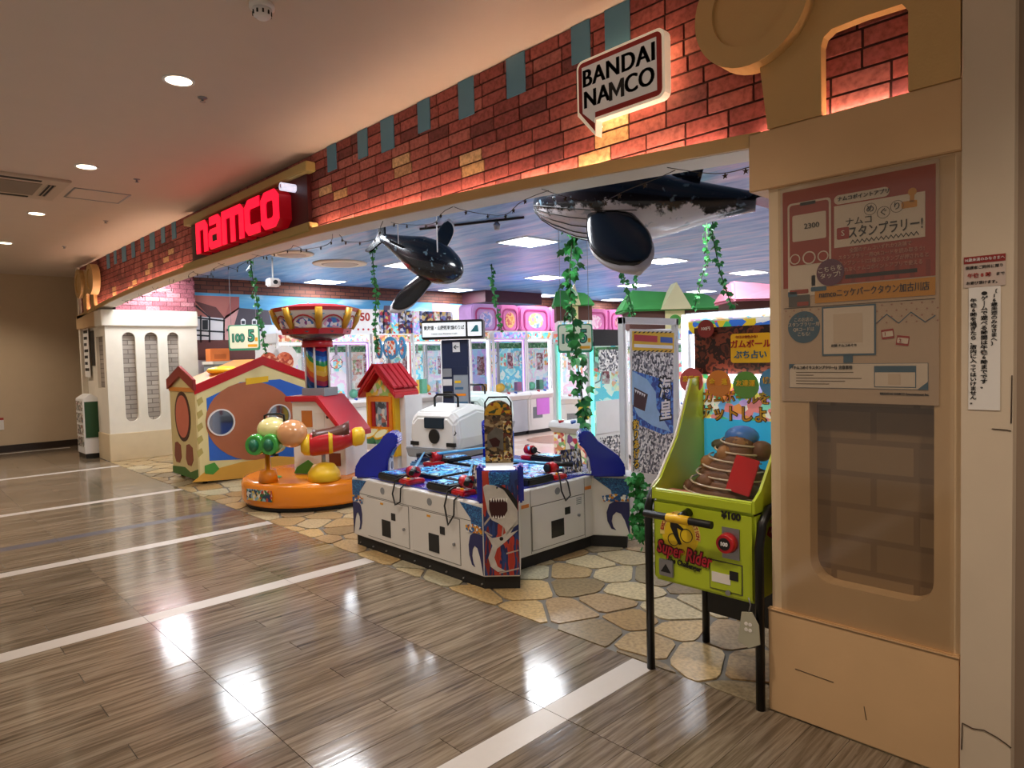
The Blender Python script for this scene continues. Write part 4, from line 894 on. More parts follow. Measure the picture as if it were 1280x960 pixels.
# topper with four round signs
gp(MB().box(-1.90, GX1+.06, GY1-.02, GY1, 1.42, 1.665), 'topper_board', confetti('dark_wood_photo', ['#3a1a14', '#5a2a1e', '#2a120e', '#7a3a28', '#4a2018'], 14, kind='NOISE'))
gp(MB().box(-1.80, GX1+.06, GY1-.05, GY1-.02, 1.38, 1.42), 'topper_lamp', LEDW)
for px, py, c_, a_, b__ in ((864, 476, '#c0545c', '恋愛運', '占い'), (898, 479.5, '#d8822c', '金　運', '占い'), (932, 481.5, '#5c9a3a', '友達運', '占い'), (966, 478, '#4a8cc4', '健康運', '占い')):
    q = ony(px, py, GY1-.075); gp(MB().prism(disc(q.x, q.z, .068, 28), GY1-.075, GY1-.068), 'round_sign', mat('disc_'+c_.strip('#'), c_, .25, coat=.4)); txt(a_, .034, YEL, gb, (q.x+1.6, GY1-.077-2.95, q.z+.008), off=.015)
q = ony(938, 435, GY1-.05); gp(MB().prism(rrect(q.x-.105, q.x+.105, q.z-.073, q.z+.073, .015), GY1-.05, GY1-.045), 'yellow_sign', YEL); txt('ガムボール', .043, REDINK, gb, (q.x+1.6, GY1-.052-2.95, q.z+.018), off=.02); txt('ぷち占い', .043, BLUEINK, gb, (q.x+1.6, GY1-.052-2.95, q.z-.035), off=.02); txt('今日は何色かな?', .016, REDINK, gb, (q.x-.02+1.6, GY1-.052-2.95, q.z+.055))
q = ony(882, 411, GY1-.05); gp(MB().prism(disc(q.x, q.z, .047), GY1-.05, GY1-.046), 'red_badge', mat('badge_red', '#8a3030', .5)); ring(MB(), q.x, q.z, .047, .042, GY1-.052, GY1-.05); txt('100円', .022, WINK, gb, (q.x+1.6, GY1-.052-2.95, q.z))
# front panel
def gq(px, py): q = ony(px, py, GY0); return q.x, q.z
cx, cz = gq(850, 668); gp(MB().prism(disc(cx, cz, .098, 32), GY0-.002, GY0), 'logo_disc', mat('logo_yellow', '#e8c41c', .4))
ar = MB()
for k in range(22):
    t0, t1 = R(-8+k*8.9), R(-8+(k+1)*8.9); ar.prism([(cx+.108*math.cos(t0), cz+.108*math.sin(t0)), (cx+.108*math.cos(t1), cz+.108*math.sin(t1)), (cx+.083*math.cos(t1), cz+.083*math.sin(t1)), (cx+.083*math.cos(t0), cz+.083*math.sin(t0))], GY0-.003, GY0)
gp(ar, 'logo_arc', mat('logo_pale_yellow', '#e8d070', .4))
for k, ch in enumerate('COMPETITION'): t_ = R(86-k*8.6); txt(ch, .024, REDINK, gb, (cx+.095*math.cos(t_)+1.6, GY0-.004-2.95, cz+.095*math.sin(t_)), tilt=t_-R(90), off=.02)
for k, ch in enumerate('EXCITING'): t_ = R(172-k*9); txt(ch, .024, REDINK, gb, (cx+.095*math.cos(t_)+1.6, GY0-.004-2.95, cz+.095*math.sin(t_)), tilt=t_-R(90), off=.02)
bk = MB(); ring(bk, cx+.035, cz+.0, .033, .030, GY0-.004, GY0-.002, n=20); ring(bk, cx-.035, cz-.03, .030, .027, GY0-.004, GY0-.002, n=20); 
gp(bk, 'bicycle_print', INK)
gp(MB().prism([(cx-.04, cz+.085), (cx-.02, cz+.095), (cx-.005, cz+.075), (cx-.01, cz+.05), (cx+.02, cz+.03), (cx+.015, cz+.02), (cx-.015, cz+.03), (cx-.005, cz-.01), (cx+.01, cz-.045), (cx-.005, cz-.05), (cx-.03, cz-.01), (cx-.05, cz+.03), (cx-.05, cz+.06)], GY0-.004, GY0-.002), 'cyclist_print', INK)
for s_t, m_, o_, d_ in (('Super Rider', mat('logo_dark_red', '#5a0c10', .4), .09, .0045), ('Super Rider', mat('logo_red', '#d0283a', .4), .015, .0055)): txt(s_t, .083, m_, gb, (cx+.02+1.6, GY0-d_-2.95, cz-.088), off=o_, tilt=R(-5), sx=.72, shear=.15)
txt('The Challenger', .034, INK, gb, (cx+.02+1.6, GY0-.004-2.95, cz-.137), off=.03, tilt=R(-5), sx=.85)
x0, z0 = gq(820, 642); x1, z1 = gq(898, 655)
hb = MB(); hz = z0-.0; hy = GY0-.085
gp(MB().cyl((-1.84, hy, .785), (-1.49, hy, .785), .017, n=14), 'handlebar', BLACK, 0); gp(MB().cyl((-1.715, hy, .785), (-1.60, hy, .785), .0205, n=14), 'handlebar_pad', YEL); gp(MB().cyl((-1.655, hy, .785), (-1.655, GY0, .80), .022, n=12), 'handlebar_stem', BLACKM)
txt('¥100', .044, INK, gb, (gq(914, 648)[0]+1.6, GY0-.002-2.95, .815), off=.04)
a, b_ = gq(903, 658), gq(925, 701); gp(MB().box(a[0], b_[0], GY0-.005, GY0, b_[1], a[1]), 'coin_plate', STEEL); q = gq(911, 678); gp(MB().cyl((q[0], GY0-.005, q[1]), (q[0], GY0-.04, q[1]), .046, .04, n=24), 'coin_knob', RED); gp(MB().cyl((q[0], GY0-.04, q[1]), (q[0], GY0-.043, q[1]), .027, n=20), 'knob_badge', INK); txt('100', .024, WINK, gb, (q[0]+1.6, GY0-.045-2.95, q[1]), off=.03)
a, b_ = gq(888, 699), gq(928, 744); gp(MB().box(a[0]-.003, b_[0]+.003, GY0-.002, GY0, b_[1]-.003, a[1]+.003), 'door_gap', SEAM); gp(MB().box(a[0], b_[0], GY0-.006, GY0, b_[1], a[1]), 'prize_door', LIME, .003); gp(MB().box(a[0]+.01, a[0]+.1, GY0-.008, GY0-.005, a[1]-.095, a[1]-.05), 'door_sticker', PAPER); gp(MB().box(b_[0]-.055, b_[0]-.015, GY0-.009, GY0-.005, a[1]-.07, a[1]-.03), 'door_handle', BLACK); gp(MB().cyl((a[0]+.09, GY0-.006, a[1]-.13), (a[0]+.09, GY0-.014, a[1]-.13), .012, n=12), 'lock', STEEL)
a, b_ = gq(825, 697), gq(843, 722); gp(MB().box(a[0], b_[0], GY0-.012, GY0, b_[1], a[1]), 'return_cup', STEEL, .003); gp(MB().prism([(a[0]+.012, b_[1]+.02), (b_[0]-.012, b_[1]+.02), ((a[0]+b_[0])/2, a[1]-.02)], GY0-.014, GY0-.011), 'return_mark', BLACK)
for nm_, pts_ in (('leg', [(-1.87, 2.69, 0), (-1.87, 2.69, .80), (-1.87, 2.73, .87), (-1.87, 2.85, .88)]), ('leg', [(-1.312, 2.69, 0), (-1.312, 2.69, .70), (-1.312, 2.72, .80), (-1.312, 2.78, .85), (-1.312, 2.95, .86)]), ('leg', [(-1.83, 3.14, 0), (-1.83, 3.14, .5)]), ('leg', [(-1.36, 3.14, 0), (-1.36, 3.14, .5)])): gp(MB().tube(pts_, .02, 10), nm_, BLACKM)
gp(MB().box(-1.83, -1.36, 3.13, 3.15, .17, .445), 'rear_board', BLACK)
txt('Rider', .10, REDINK, gb, (GX1+.001+1.6, -.05, .80), rz=R(90), off=.03, tilt=R(60))
tg_ = thing('hanging_tag', 'pale printed tag hanging from the front leg of the lime gumball game', 'tag', (-1.345, 2.655, .27)); MB().prism([(-.05, .02), (.0, .0), (.05, .03), (.045, .11), (.015, .16), (-.03, .15)], -.003, .003).build('card', mat('pale_tag', '#b4b09a', .5), tg_)
for k in range(4): MB().prism(disc(-.01+.018*(k % 2), .08+.025*(k//2), .008, 10), -.005, -.003).build('dot', PAPER, tg_)
MB().tube([(0, 0, .15), (.01, 0, .19), (.0, .0, .22)], .003, 5).build('cord', STEEL, tg_)

# ================================================================== PLAYHOUSE BOOTH
hb = thing('playhouse_booth', 'yellow and red gabled playhouse booth with a brown oval and two portholes', 'play booth', (-9.36, 3.85, 0))
def hp_(mb, name, m, bevel=0): return W(mb.build(name, m, None, bevel), hb)
HX0, HX1, HY0, HY1, ZE, ZP = -9.85, -8.87, 2.98, 4.72, 1.18, 1.53
HYM = 3.85
CREAMY = mat('pale_yellow_panel', '#e8dca0', .4)
hp_(MB().prism([(HY0, .06), (HY1, .06), (HY1, ZE), (HYM, ZP), (HY0, ZE)], HX0, HX1, 'x'), 'shell', CREAMY)
hp_(MB().prism([(HY0-.03, ZE-.03), (HYM, ZP-.03), (HY1+.03, ZE-.03), (HY1+.03, ZE+.09), (HYM, ZP+.09), (HY0-.03, ZE+.09)], HX1, HX1+.02, 'x'), 'gable_trim', RED, .004)
hp_(MB().prism([(HY0-.03, ZE), (HYM, ZP), (HY1+.03, ZE), (HY1+.03, ZE+.05), (HYM, ZP+.05), (HY0-.03, ZE+.05)], HX0, HX1, 'x'), 'roof', mat('orange_roof', '#d8862c', .4))
hp_(MB().ell((-9.3, 3.5, 1.44), (.3, .22, .06), 16, 6), 'roof_patch', YEL)
XF = HX1+.002
def hx(name, m, pxs, k=1): return hp_(MB().prism(pxx(pxs, XF), XF-.002, XF+.003*k, 'x'), name, m)
hx('blue_panel', mat('bright_blue_panel', '#2a6ad0', .4), [(258, 498), (300, 478), (350, 474), (384, 486), (384, 570), (262, 576)], 1)
hx('sand_strip', mat('sand_yellow_panel', '#e8b048', .4), [(240, 603), (256, 590), (300, 578), (345, 570), (384, 572), (384, 588), (302, 598)], 2)
hx('oval_panel', mat('tan_brown_panel', '#b06a48', .4), [(314+57*math.cos(R(t)), 526+49*math.sin(R(t))) for t in range(0, 360, 12)], 3)
hx('yellow_plate', YEL, [(307, 473), (335, 470), (335, 477), (307, 481)], 4)
hx('leaf_decal', mat('leaf_green_decal', '#4a9a3c', .4), [(256, 582), (268, 578), (274, 586), (266, 593), (256, 592)], 4)
for k in range(5): hx('stone_line', mat('olive_line', '#b8a860', .5), [(246, 500+k*16), (252, 496+k*16), (254, 502+k*16), (248, 508+k*16)], 2)
for px, py, r_ in ((276, 528, .175), (348, 520, .165)):
    q = onx(px, py, XF); rg = MB(); ring(rg, q.y, q.z, r_, r_*.9, XF, XF+.03, 'x', 32); hp_(rg, 'porthole_rim', WHITE); hp_(MB().prism(disc(q.y, q.z, r_*.9, 32), XF, XF+.012, 'x'), 'porthole_glass', mat('mirror_glass', '#8a98a8', .06, .9))
# narrow end
YE = HY0
hp_(MB().prism([(HX0, .06), (HX1, .06), (HX1, ZE+.06), ((HX0+HX1)/2, 1.42), (HX0, ZE+.06)], YE-.02, YE), 'end_wall', mat('tan_end_panel', '#d8c48a', .45))
hp_(MB().prism([(HX0-.03, ZE+.02), ((HX0+HX1)/2, 1.38), (HX1+.03, ZE+.02), (HX1+.03, ZE+.16), ((HX0+HX1)/2, 1.52), (HX0-.03, ZE+.16)], YE-.05, YE-.01), 'end_gable', mat('dark_red_roof', '#8c2a22', .4), .004)
ex = (HX0+HX1)/2
hp_(MB().prism(disc(ex, .85, .30, 28, .33), YE-.026, YE-.02), 'oval_rim', mat('dark_brown_rim', '#4a2a1c', .5)); hp_(MB().prism(disc(ex, .85, .25, 28, .28), YE-.03, YE-.026), 'oval_field', mat('salmon_field', '#d07058', .45))
hp_(MB().prism([(HX0, .06), (HX1, .06), (HX1, .2), (ex+.2, .13), (ex, .18), (HX0, .15)], YE-.026, YE-.02), 'grass_strip', mat('dark_grass_decal', '#3c6a2a', .5))
for sx_ in (-.25, .2): hp_(MB().prism([(ex+sx_-.14, .3), (ex+sx_-.1, .48), (ex+sx_, .5), (ex+sx_+.12, .46), (ex+sx_+.13, .3), (ex+sx_+.05, .22), (ex+sx_-.08, .22)], YE-.026, YE-.02), 'brown_decal', mat('mid_brown_decal', '#8a4a34', .5))
for x_ in (HX0+.08, HX1-.08):
    for y_ in (HY0+.08, HY1-.08): hp_(MB().cyl((x_, y_, 0), (x_, y_, .06), .03, n=10), 'foot', BLACK)

# ================================================================== CAROUSEL RIDE
cr = thing('carousel_ride', 'orange round kiddie carousel with a white house, rainbow column and painted canopy', 'kiddie ride', (-6.95, 3.58, 0))
def rn(n_, r, z, sq=1): return
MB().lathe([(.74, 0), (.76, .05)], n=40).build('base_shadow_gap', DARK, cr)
MB().lathe([(.77, .05), (.785, .08), (.785, .25), (.76, .29), (.70, .30), (.0001, .30)], n=48).build('base', ORANGE, cr)
a0 = math.atan2(-.692, .721)
MB().prism([(-.20, .12), (.16, .12), (.16, .235), (-.20, .235)], -.79, -.783, M=Matrix.Rotation(R(18), 4, 'Z')).build('base_label', confetti('ride_label_print', ['#3a6a3a', '#e0c050', '#8ab0c0', '#c04a3a', '#e8e0d0', '#2a3a5a'], 34), cr)
def local(px, py, dpt): q = at(px, py, dpt); return Vector((q.x+6.95, q.y-3.58, q.z))
# central house
hs = Matrix.Rotation(R(-8), 4, 'Z')
q0 = local(416, 520, 7.25)
MB().prism([(-.30, .30), (.34, .30), (.34, .72), (.02, 1.10), (-.30, 1.10)], -.22, .26, M=Matrix.Translation((.14, .09, 0)) @ Matrix.Rotation(R(30), 4, 'Z')).build('house', WHITE, cr, .006)
Mh = Matrix.Translation((.14, .09, 0)) @ Matrix.Rotation(R(30), 4, 'Z')
hr = MB(); hr.prism([(-.36, 1.10), (.02, 1.10), (.38, .69), (.38, .75), (.04, 1.16), (-.36, 1.16)], -.27, .30, M=Mh); hr.build('house_roof', RED, cr, .01)
MB().box(-.18, -.05, -.226, -.22, .82, 1.0, Mh).build('house_window', mat('window_amber', '#c0702c', .4), cr); MB().box(-.02, .1, -.226, -.22, .76, .98, Mh).build('house_door', WPAINT, cr); MB().cyl(Mh @ Vector((.14, -.22, .93)), Mh @ Vector((.14, -.228, .93)), .018, n=12).build('house_dot', INK, cr)
MB().box(.14, .28, -.226, -.22, .40, .54, Mh).build('house_window', mat('window_brown', '#7a3a24', .4), cr); MB().prism([(-.3, .31), (.0, .31), (.02, .36), (-.12, .46), (-.26, .38)], -.23, -.22, M=Mh).build('leaf_decal', MATS['leaf_green_decal'], cr)
MB().box(-.22, .06, -.14, .14, 1.15, 1.24, Mh).build('column_foot', GREY, cr)
# rainbow column and canopy
m, nt, b, N, L = special('rainbow_stripes')
tc = N('ShaderNodeTexCoord'); sp = N('ShaderNodeSeparateXYZ'); L(tc.outputs['Object'], sp.inputs[0]); ad = N('ShaderNodeMath'); ad.operation = 'MULTIPLY_ADD'; ad.inputs[1].default_value = .8; L(sp.outputs['X'], ad.inputs[0]); L(sp.outputs['Z'], ad.inputs[2])
ml = N('ShaderNodeMath'); ml.operation = 'MULTIPLY'; ml.inputs[1].default_value = 2.6; L(ad.outputs[0], ml.inputs[0]); fr = N('ShaderNodeMath'); fr.operation = 'FRACT'; L(ml.outputs[0], fr.inputs[0])
r = ramp(nt, ['#d8b020', '#1f8a4a', '#1f6ac0', '#20408a', '#b02a4a', '#d06a28', '#e0b040']); L(fr.outputs[0], r.inputs['Fac']); L(r.outputs['Color'], b.inputs['Base Color']); b.inputs['Roughness'].default_value = .25
RAINBOW = m
cc = Vector((.03, .06, 0))
MB().lathe([(.125, 1.24), (.125, 1.70)], c=cc, n=10).build('column', RAINBOW, cr)
for k in range(5): t_ = 2*math.pi*k/5+.5; MB().cyl((cc.x+.135*math.cos(t_), cc.y+.135*math.sin(t_), 1.24), (cc.x+.135*math.cos(t_), cc.y+.135*math.sin(t_), 1.70), .012, n=8).build('column_strip', WHITE, cr)
MB().lathe([(.17, 1.69), (.17, 1.76), (.14, 1.77)], c=cc, n=16).build('column_collar', RED, cr)
MB().lathe([(.16, 1.76), (.30, 1.81), (.36, 1.86)], c=cc, n=8).build('canopy_under', mat('dark_mirror', '#6a6a74', .2, .6), cr)
oct_ = lambda r_, z_: [(cc.x+r_*math.cos(math.pi*(i+.5)/4+.75), cc.y+r_*math.sin(math.pi*(i+.5)/4+.75), z_) for i in range(8)]
MB().loft([oct_(.36, 1.86), oct_(.46, 2.10)], sm=False).build('canopy', mat('canopy_white', '#e8e2dc', .4), cr)
MB().loft([oct_(.365, 1.83), oct_(.385, 1.89)], sm=False).build('canopy_band', RED, cr); MB().loft([oct_(.46, 2.08), oct_(.48, 2.12), oct_(.26, 2.16)], sm=False).build('canopy_top', RED, cr)
for i in range(8):
    a_, b2 = Vector(oct_(.38, 1.89)[i]), Vector(oct_(.465, 2.09)[i]); MB().tube([a_, (a_+b2)/2+Vector((0, 0, .0)), b2+Vector((0, 0, .02))], [.028, .045, .04], 6).build('canopy_post', mat('gold_trim', '#c8952c', .35, .3), cr)
    m1 = (Vector(oct_(.374, 1.88)[i])+Vector(oct_(.374, 1.88)[(i+1) % 8]))/2; m2 = (Vector(oct_(.47, 2.09)[i])+Vector(oct_(.47, 2.09)[(i+1) % 8]))/2
    ux = (Vector(oct_(1, 0)[(i+1) % 8])-Vector(oct_(1, 0)[i])).normalized(); uz = (m2-m1).normalized(); un = ux.cross(uz); Mx = Matrix.Translation(m1+un*.006) @ Matrix((ux, un, uz)).transposed().to_4x4()
    rb = MB()
    for k in range(10):
        t0, t1 = math.pi*k/10, math.pi*(k+1)/10; rb.prism([(.15*math.cos(t0), .02+.15*math.sin(t0)), (.15*math.cos(t1), .02+.15*math.sin(t1)), (.135*math.cos(t1), .02+.135*math.sin(t1)), (.135*math.cos(t0), .02+.135*math.sin(t0))], -.004, .004, M=Mx)
    rb.build('canopy_arc', REDINK, cr); MB().prism([(.11*math.cos(R(t)), .025+.11*math.sin(R(t))) for t in range(0, 181, 20)], -.003, .004, M=Mx).build('canopy_print', confetti('canopy_print_mat', ['#e8e0f0', '#3a7ac0', '#8a3a8a', '#e0a0c0', '#f4f0e8'], 24), cr)
    for s in (-1, 1): MB().prism([(s*.16, .15), (s*.10, .18), (s*.17, .18), (s*.175, .08)], -.003, .004, M=Mx).build('canopy_corner', mat('sky_teal', '#4a8aa8', .4), cr)
# two ride-on seats, plain capsules in the ride's colours
g0 = local(335, 585, 6.95); gz = g0.z
q = Vector((g0.x, g0.y, 0))
MB().lathe([(.10, .30), (.08, .42), (.03, .43), (.022, .60)], c=q, n=16).build('seat_post', ORANGE, cr); MB().box(q.x-.22, q.x+.22, q.y-.02, q.y+.02, .585, .605, Matrix.Identity(4)).build('foot_bar', BLACKM, cr)
fwd2 = Vector((fw.x, fw.y, 0)).normalized(); rgt = Vector((rt.x, rt.y, 0)).normalized()
for s in (-1, 1):
    c0 = q+rgt*(.075*s)+Vector((0, 0, .70)); MB().loft([[tuple(c0+fwd2*d+rgt*(r_*math.cos(2*math.pi*i/16))+Vector((0, 0, r_*1.15*math.sin(2*math.pi*i/16)))) for i in range(16)] for d, r_ in ((-.16, .07), (-.17, .085), (-.12, .095), (.1, .10), (.2, .06))]).build('seat_barrel', mat('leaf_green_gloss', '#4ab04a', .2, coat=.5), cr)
    MB().ell(c0-fwd2*.165, (.05, .05, .065), 14, 8).build('barrel_well', mat('deep_green', '#1f6a48', .4), cr)
MB().ell(q+fwd2*.05+rgt*.05+Vector((0, 0, .84)), (.16, .16, .13), 18, 10).build('seat_dome', mat('pale_cream_gloss', '#e8dc98', .2, coat=.5), cr)
c0 = q+fwd2*.02+rgt*.08; MB().tube([c0+rgt*-.1+Vector((0, 0, .90)), c0+rgt*-.1+Vector((0, 0, .985)), c0+rgt*-.06+Vector((0, 0, 1.0)), c0+rgt*.06+Vector((0, 0, 1.0)), c0+rgt*.1+Vector((0, 0, .985)), c0+rgt*.1+Vector((0, 0, .90))], .012).build('grab_bar', BLACKM, cr)
r0 = local(405, 590, 6.98); q = Vector((r0.x, r0.y, 0))
MB().lathe([(.17, .30), (.165, .38), (.11, .46), (.0001, .49)], c=q, n=20).build('seat_dome_base', YEL, cr); MB().cyl(q+Vector((0, 0, .46)), q+Vector((0, 0, .60)), .022, n=10).build('seat_post', STEEL, cr)
ax = (rgt*.97+fwd2*.25).normalized(); up = Vector((0, 0, 1)); sd_ = ax.cross(up)
def capsule(name, m, prof, tilt=.12):
    rg = [[tuple(q+Vector((0, 0, .69+d*tilt))+ax*d+sd_*(r_*math.cos(2*math.pi*i/18))+up*(r_*math.sin(2*math.pi*i/18))) for i in range(18)] for d, r_ in prof]
    return MB().loft(rg).build(name, m, cr)
capsule('seat_body', RED, [(-.16, .10), (-.1, .125), (.05, .13), (.2, .11), (.3, .085)]); capsule('seat_belt', YEL, [(.06, .133), (.10, .128)]); capsule('seat_tail', YEL, [(.28, .075), (.33, .10), (.40, .095), (.43, .05)]); capsule('seat_collar', YEL, [(-.22, .06), (-.19, .10), (-.13, .115)])
MB().ell(q-ax*.30+Vector((0, 0, .80)), (.155, .155, .145), 20, 12).build('seat_nose_cone', mat('tan_gloss', '#d89a68', .2, coat=.5), cr)
MB().loft([[tuple(q+Vector((0, 0, .69+d*.12))+ax*d+sd_*(.10*math.cos(t))+up*(.07+.085*math.sin(t)+h)) for t in [2*math.pi*i/14 for i in range(14)]] for d, h in ((-.10, .0), (-.05, -.015), (.08, -.015), (.2, .0), (.27, .03))]).build('saddle', mat('brown_saddle', '#5a2c1c', .35), cr)
MB().box(.30, .72, -.03, .03, .255, .285, Matrix.Rotation(R(-35), 4, 'Z')).build('deck_slot', BLACK, cr)
for t_, z_ in ((-90, 0), (-20, 0)): MB().prism(disc(.5*math.cos(R(t_)), .5*math.sin(R(t_)), .09, 14), .30, .304, 'z').build('deck_leaf', MATS['leaf_green_decal'], cr)

# ================================================================== DRUM HOUSE MACHINE
dm = thing('drum_machine', 'small yellow and white drum game shaped like a house with red tiled roof', 'arcade game', (-7.42, 4.86, 0), R(12)); dm.scale = (.8, .8, .97)
box('cabinet', WHITE, dm, -.30, .30, -.10, .34, 0, .62, .01); box('front_panel', mat('light_blue_panel', '#6aa8d0', .4), dm, -.30, -.08, -.108, -.10, .30, .60)
box('side_wall', YEL, dm, .18, .32, -.16, .34, .3, 1.14, .006); box('side_wall', YEL, dm, -.32, -.20, -.16, .34, .62, 1.14, .006); box('side_panel', WHITE, dm, .32, .44, -.05, .36, .0, 1.10, .006)
MB().prism([(-.30, 1.10), (.30, 1.10), (0, 1.36)], -.15, .30).build('gable', confetti('yellow_gable_print', ['#f0e0a0', '#f0d050', '#e8e0d0', '#d87a4a', '#a8d070'], 14), dm)
rf = MB(); rf.prism([(-.42, 1.06), (0, 1.42), (.42, 1.06), (.42, 1.15), (0, 1.52), (-.42, 1.15)], -.26, .32); rfo = rf.build('roof', RED, dm, .02)
for s in (-1, 1):
    for k in range(5): MB().box(-.02, .46, -.27+.12*k, -.27+.12*k+.10, .075, .10, Matrix.Translation((0, 0, 1.44)) @ Matrix.Scale(s, 4, (1, 0, 0)) @ Matrix.Rotation(R(40), 4, 'Y')).build('roof_tile', RED, rfo, .008)
fr_ = MB(); fr_.box(-.27, .27, -.18, -.14, 1.02, 1.09); fr_.box(-.27, -.20, -.18, -.14, .68, 1.02); fr_.box(.20, .27, -.18, -.14, .68, 1.02); fr_.box(-.27, .27, -.18, -.14, .62, .68); fr_.build('window_frame', ORANGE, dm, .008)
box('screen', confetti('small_screen', ['#5a6a70', '#8a98a0', '#a05a50', '#404a50', '#c0b8a8'], 14, emit=.2), dm, -.14, .14, -.13, -.12, .68, 1.02); box('shutter', RED, dm, -.20, -.14, -.16, -.13, .68, 1.02); box('shutter', RED, dm, .14, .20, -.16, -.13, .68, 1.02)
for s in (-.12, .10):
    Md = Matrix.Translation((s, -.24, .56)) @ Matrix.Rotation(R(28), 4, 'X'); dr = MB().lathe([(.115, -.06), (.12, -.03), (.12, .03), (.115, .05)], M=Md, n=20).build('drum', mat('drum_green', '#5ab08a', .35), dm); MB().lathe([(.112, .05), (.10, .058)], M=Md, n=20).build('drum_skin', mat('drum_cream', '#e8e0a8', .4), dr); rg = MB(); ring(rg, 0, 0, .124, .11, .04, .062, 'z', 20, M=Md); rg.build('drum_rim', YEL, dr)
box('drum_shelf', WHITE, dm, -.28, .26, -.34, -.1, .40, .47, .01); MB().cyl((-.02, .1, 1.5), (-.02, .1, 1.62), .02, n=8).build('sign_pole', GREY, dm)
sgn = MB()
SB = mat('sign_sky_blue', '#4a98cc', .4)
for cx_, rx_, rz_ in ((-.24, .075, .14), (.02, .17, .155), (.28, .075, .15)): sgn.prism(disc(cx_, 1.73, rx_, 20, rz_), .09, .11)
sgn.build('sign_board', SB, dm); MB().prism(rrect(-.10, .14, 1.63, 1.83, .04), .084, .09).build('sign_print', confetti('orange_letters_print', ['#e86a3a', '#f4e0d0', '#4a98cc', '#f0f0f0', '#d04a5a'], 30), dm)
for cx_ in (-.24, .28): MB().prism(disc(cx_, 1.73, .04, 14, .10), .084, .09).build('sign_print', confetti('orange_letters_print', [], 30), dm)

# ================================================================== TRAIN RIDES
def train(loc, rz, m, label):
    t = thing('train_ride', label, 'kiddie ride', loc, rz)
    box('base', mat('ride_blue', '#2458b0', .3), t, -.33, .33, -.42, .34, 0, .50, .03); box('base_plinth', mat('pale_blue_plinth', '#5a9ad8', .35), t, -.36, .2, -.46, -.2, .30, .46, .02)
    body = MB(); body.loft([[(x, y, z) for x, z in ((-.33*s, .60), (.33*s, .60), (.36*s, .72), (.34*s, h1), (.25*s, h2), (-.25*s, h2), (-.34*s, h1), (-.36*s, .72))] for y, s, h1, h2 in ((-.46, .88, .86, .93), (-.40, 1, .92, .99), (-.05, 1, .98, 1.05), (.15, 1, .95, 1.02), (.32, .95, .90, .96))], sm=False); body.build('body', m, t, .02)
    MB().prism([(-.34, .52), (.34, .52), (.38, .62), (-.38, .62)], -.5, .3).build('bumper', GREY, t, .01)
    box('windscreen', mat('dark_glass', '#1a2a38', .08), t, -.11, .17, -.475, -.44, .82, .93, .006); MB().cyl((.03, -.44, .74), (.03, -.475, .74), .075, n=20).build('speaker', BLACK, t); ring(MB(), .03, .74, .085, .075, -.47, -.44)
    for s in (-.26, .26): MB().box(s-.06, s+.06, -.47, -.44, .64, .68).build('head_lamp', BLACK, t)
    MB().tube([(-.16, -.2, 1.0), (-.16, -.2, 1.12), (-.12, -.2, 1.15), (.14, -.2, 1.15), (.18, -.2, 1.12), (.18, -.2, 1.0)], .014, 8).build('grab_bar', BLACKM, t)
    MB().tube([(.28, -.43, .86), (.32, -.44, .78), (.26, -.45, .72)], .008, 6).build('side_stripe', BLACK, t); box('rubber_gap', DARK, t, -.3, .3, -.38, .3, .49, .53)
    t.scale = (.9, .9, 1); return t
train((-5.58, 4.52, 0), R(14), WPAINT, 'white bullet-train kiddie ride with black grab bar on a blue base')
train((-7.05, 6.22, 0), R(10), mat('pale_mint_body', '#d4e4dc', .35), 'pale mint train kiddie ride half hidden behind the shark sign')
st = thing('station_sign', 'station-style sign board on a dark blue panelled post behind the white train ride', 'sign', (-6.42, 5.22, 0), R(40))
NAV = mat('navy_panel', '#1c2848', .4)
box('post', NAV, st, -.17, .16, -.03, .06, 0, 1.75, .006); box('foot', NAV, st, -.22, .22, -.15, .2, 0, .05)
box('info_panel', mat('info_grey', '#9aa2ac', .4), st, -.03, .15, -.04, -.03, .85, 1.42); box('info_head', NAV, st, -.03, .15, -.044, -.04, 1.32, 1.42); box('info_foot', BLUEINK, st, -.02, .14, -.044, -.04, .87, .99)
for k in range(3): box('info_line', (ORANGE, BLUEINK, YEL)[k], st, -.015, .12-.03*k, -.044, -.04, 1.06+.08*k, 1.09+.08*k)
for k, (z0, z1, m_) in enumerate(((1.30, 1.40, GREY), (1.19, 1.27, WHITE), (1.04, 1.12, BLACK), (.88, .96, YEL))): box('side_tile', m_, st, -.16, -.05, -.04, -.03, z0, z1)
box('arrow_plate', WHITE, st, -.03, .06, -.04, -.03, 1.60, 1.72); txt('←', .08, INK, st, (.015, -.042, 1.66), off=.02)
box('sign_box', BLACK, st, -.40, .36, -.10, .10, 1.76, 1.99, .012); box('sign_face', mat('lit_sign_white', '#e8ecee', .4, emit=.5, var=0), st, -.385, .15, -.106, -.10, 1.79, 1.96); box('sign_face', mat('lit_sign_white', '#e8ecee', .4), st, .175, .345, -.106, -.10, 1.79, 1.96)
txt('東海道・山陽新幹線のりば', .058, INK, st, (-.115, -.108, 1.895), sx=.72, off=.02); txt('Tokaido Sanyo Shinkansen Tracks', .028, INK, st, (-.115, -.108, 1.825), sx=.85)
MB().prism([(.21, 1.84), (.31, 1.84), (.30, 1.92), (.27, 1.92)], -.108, -.106).build('train_mark', mat('teal_ink', '#2a7a80', .4), st)

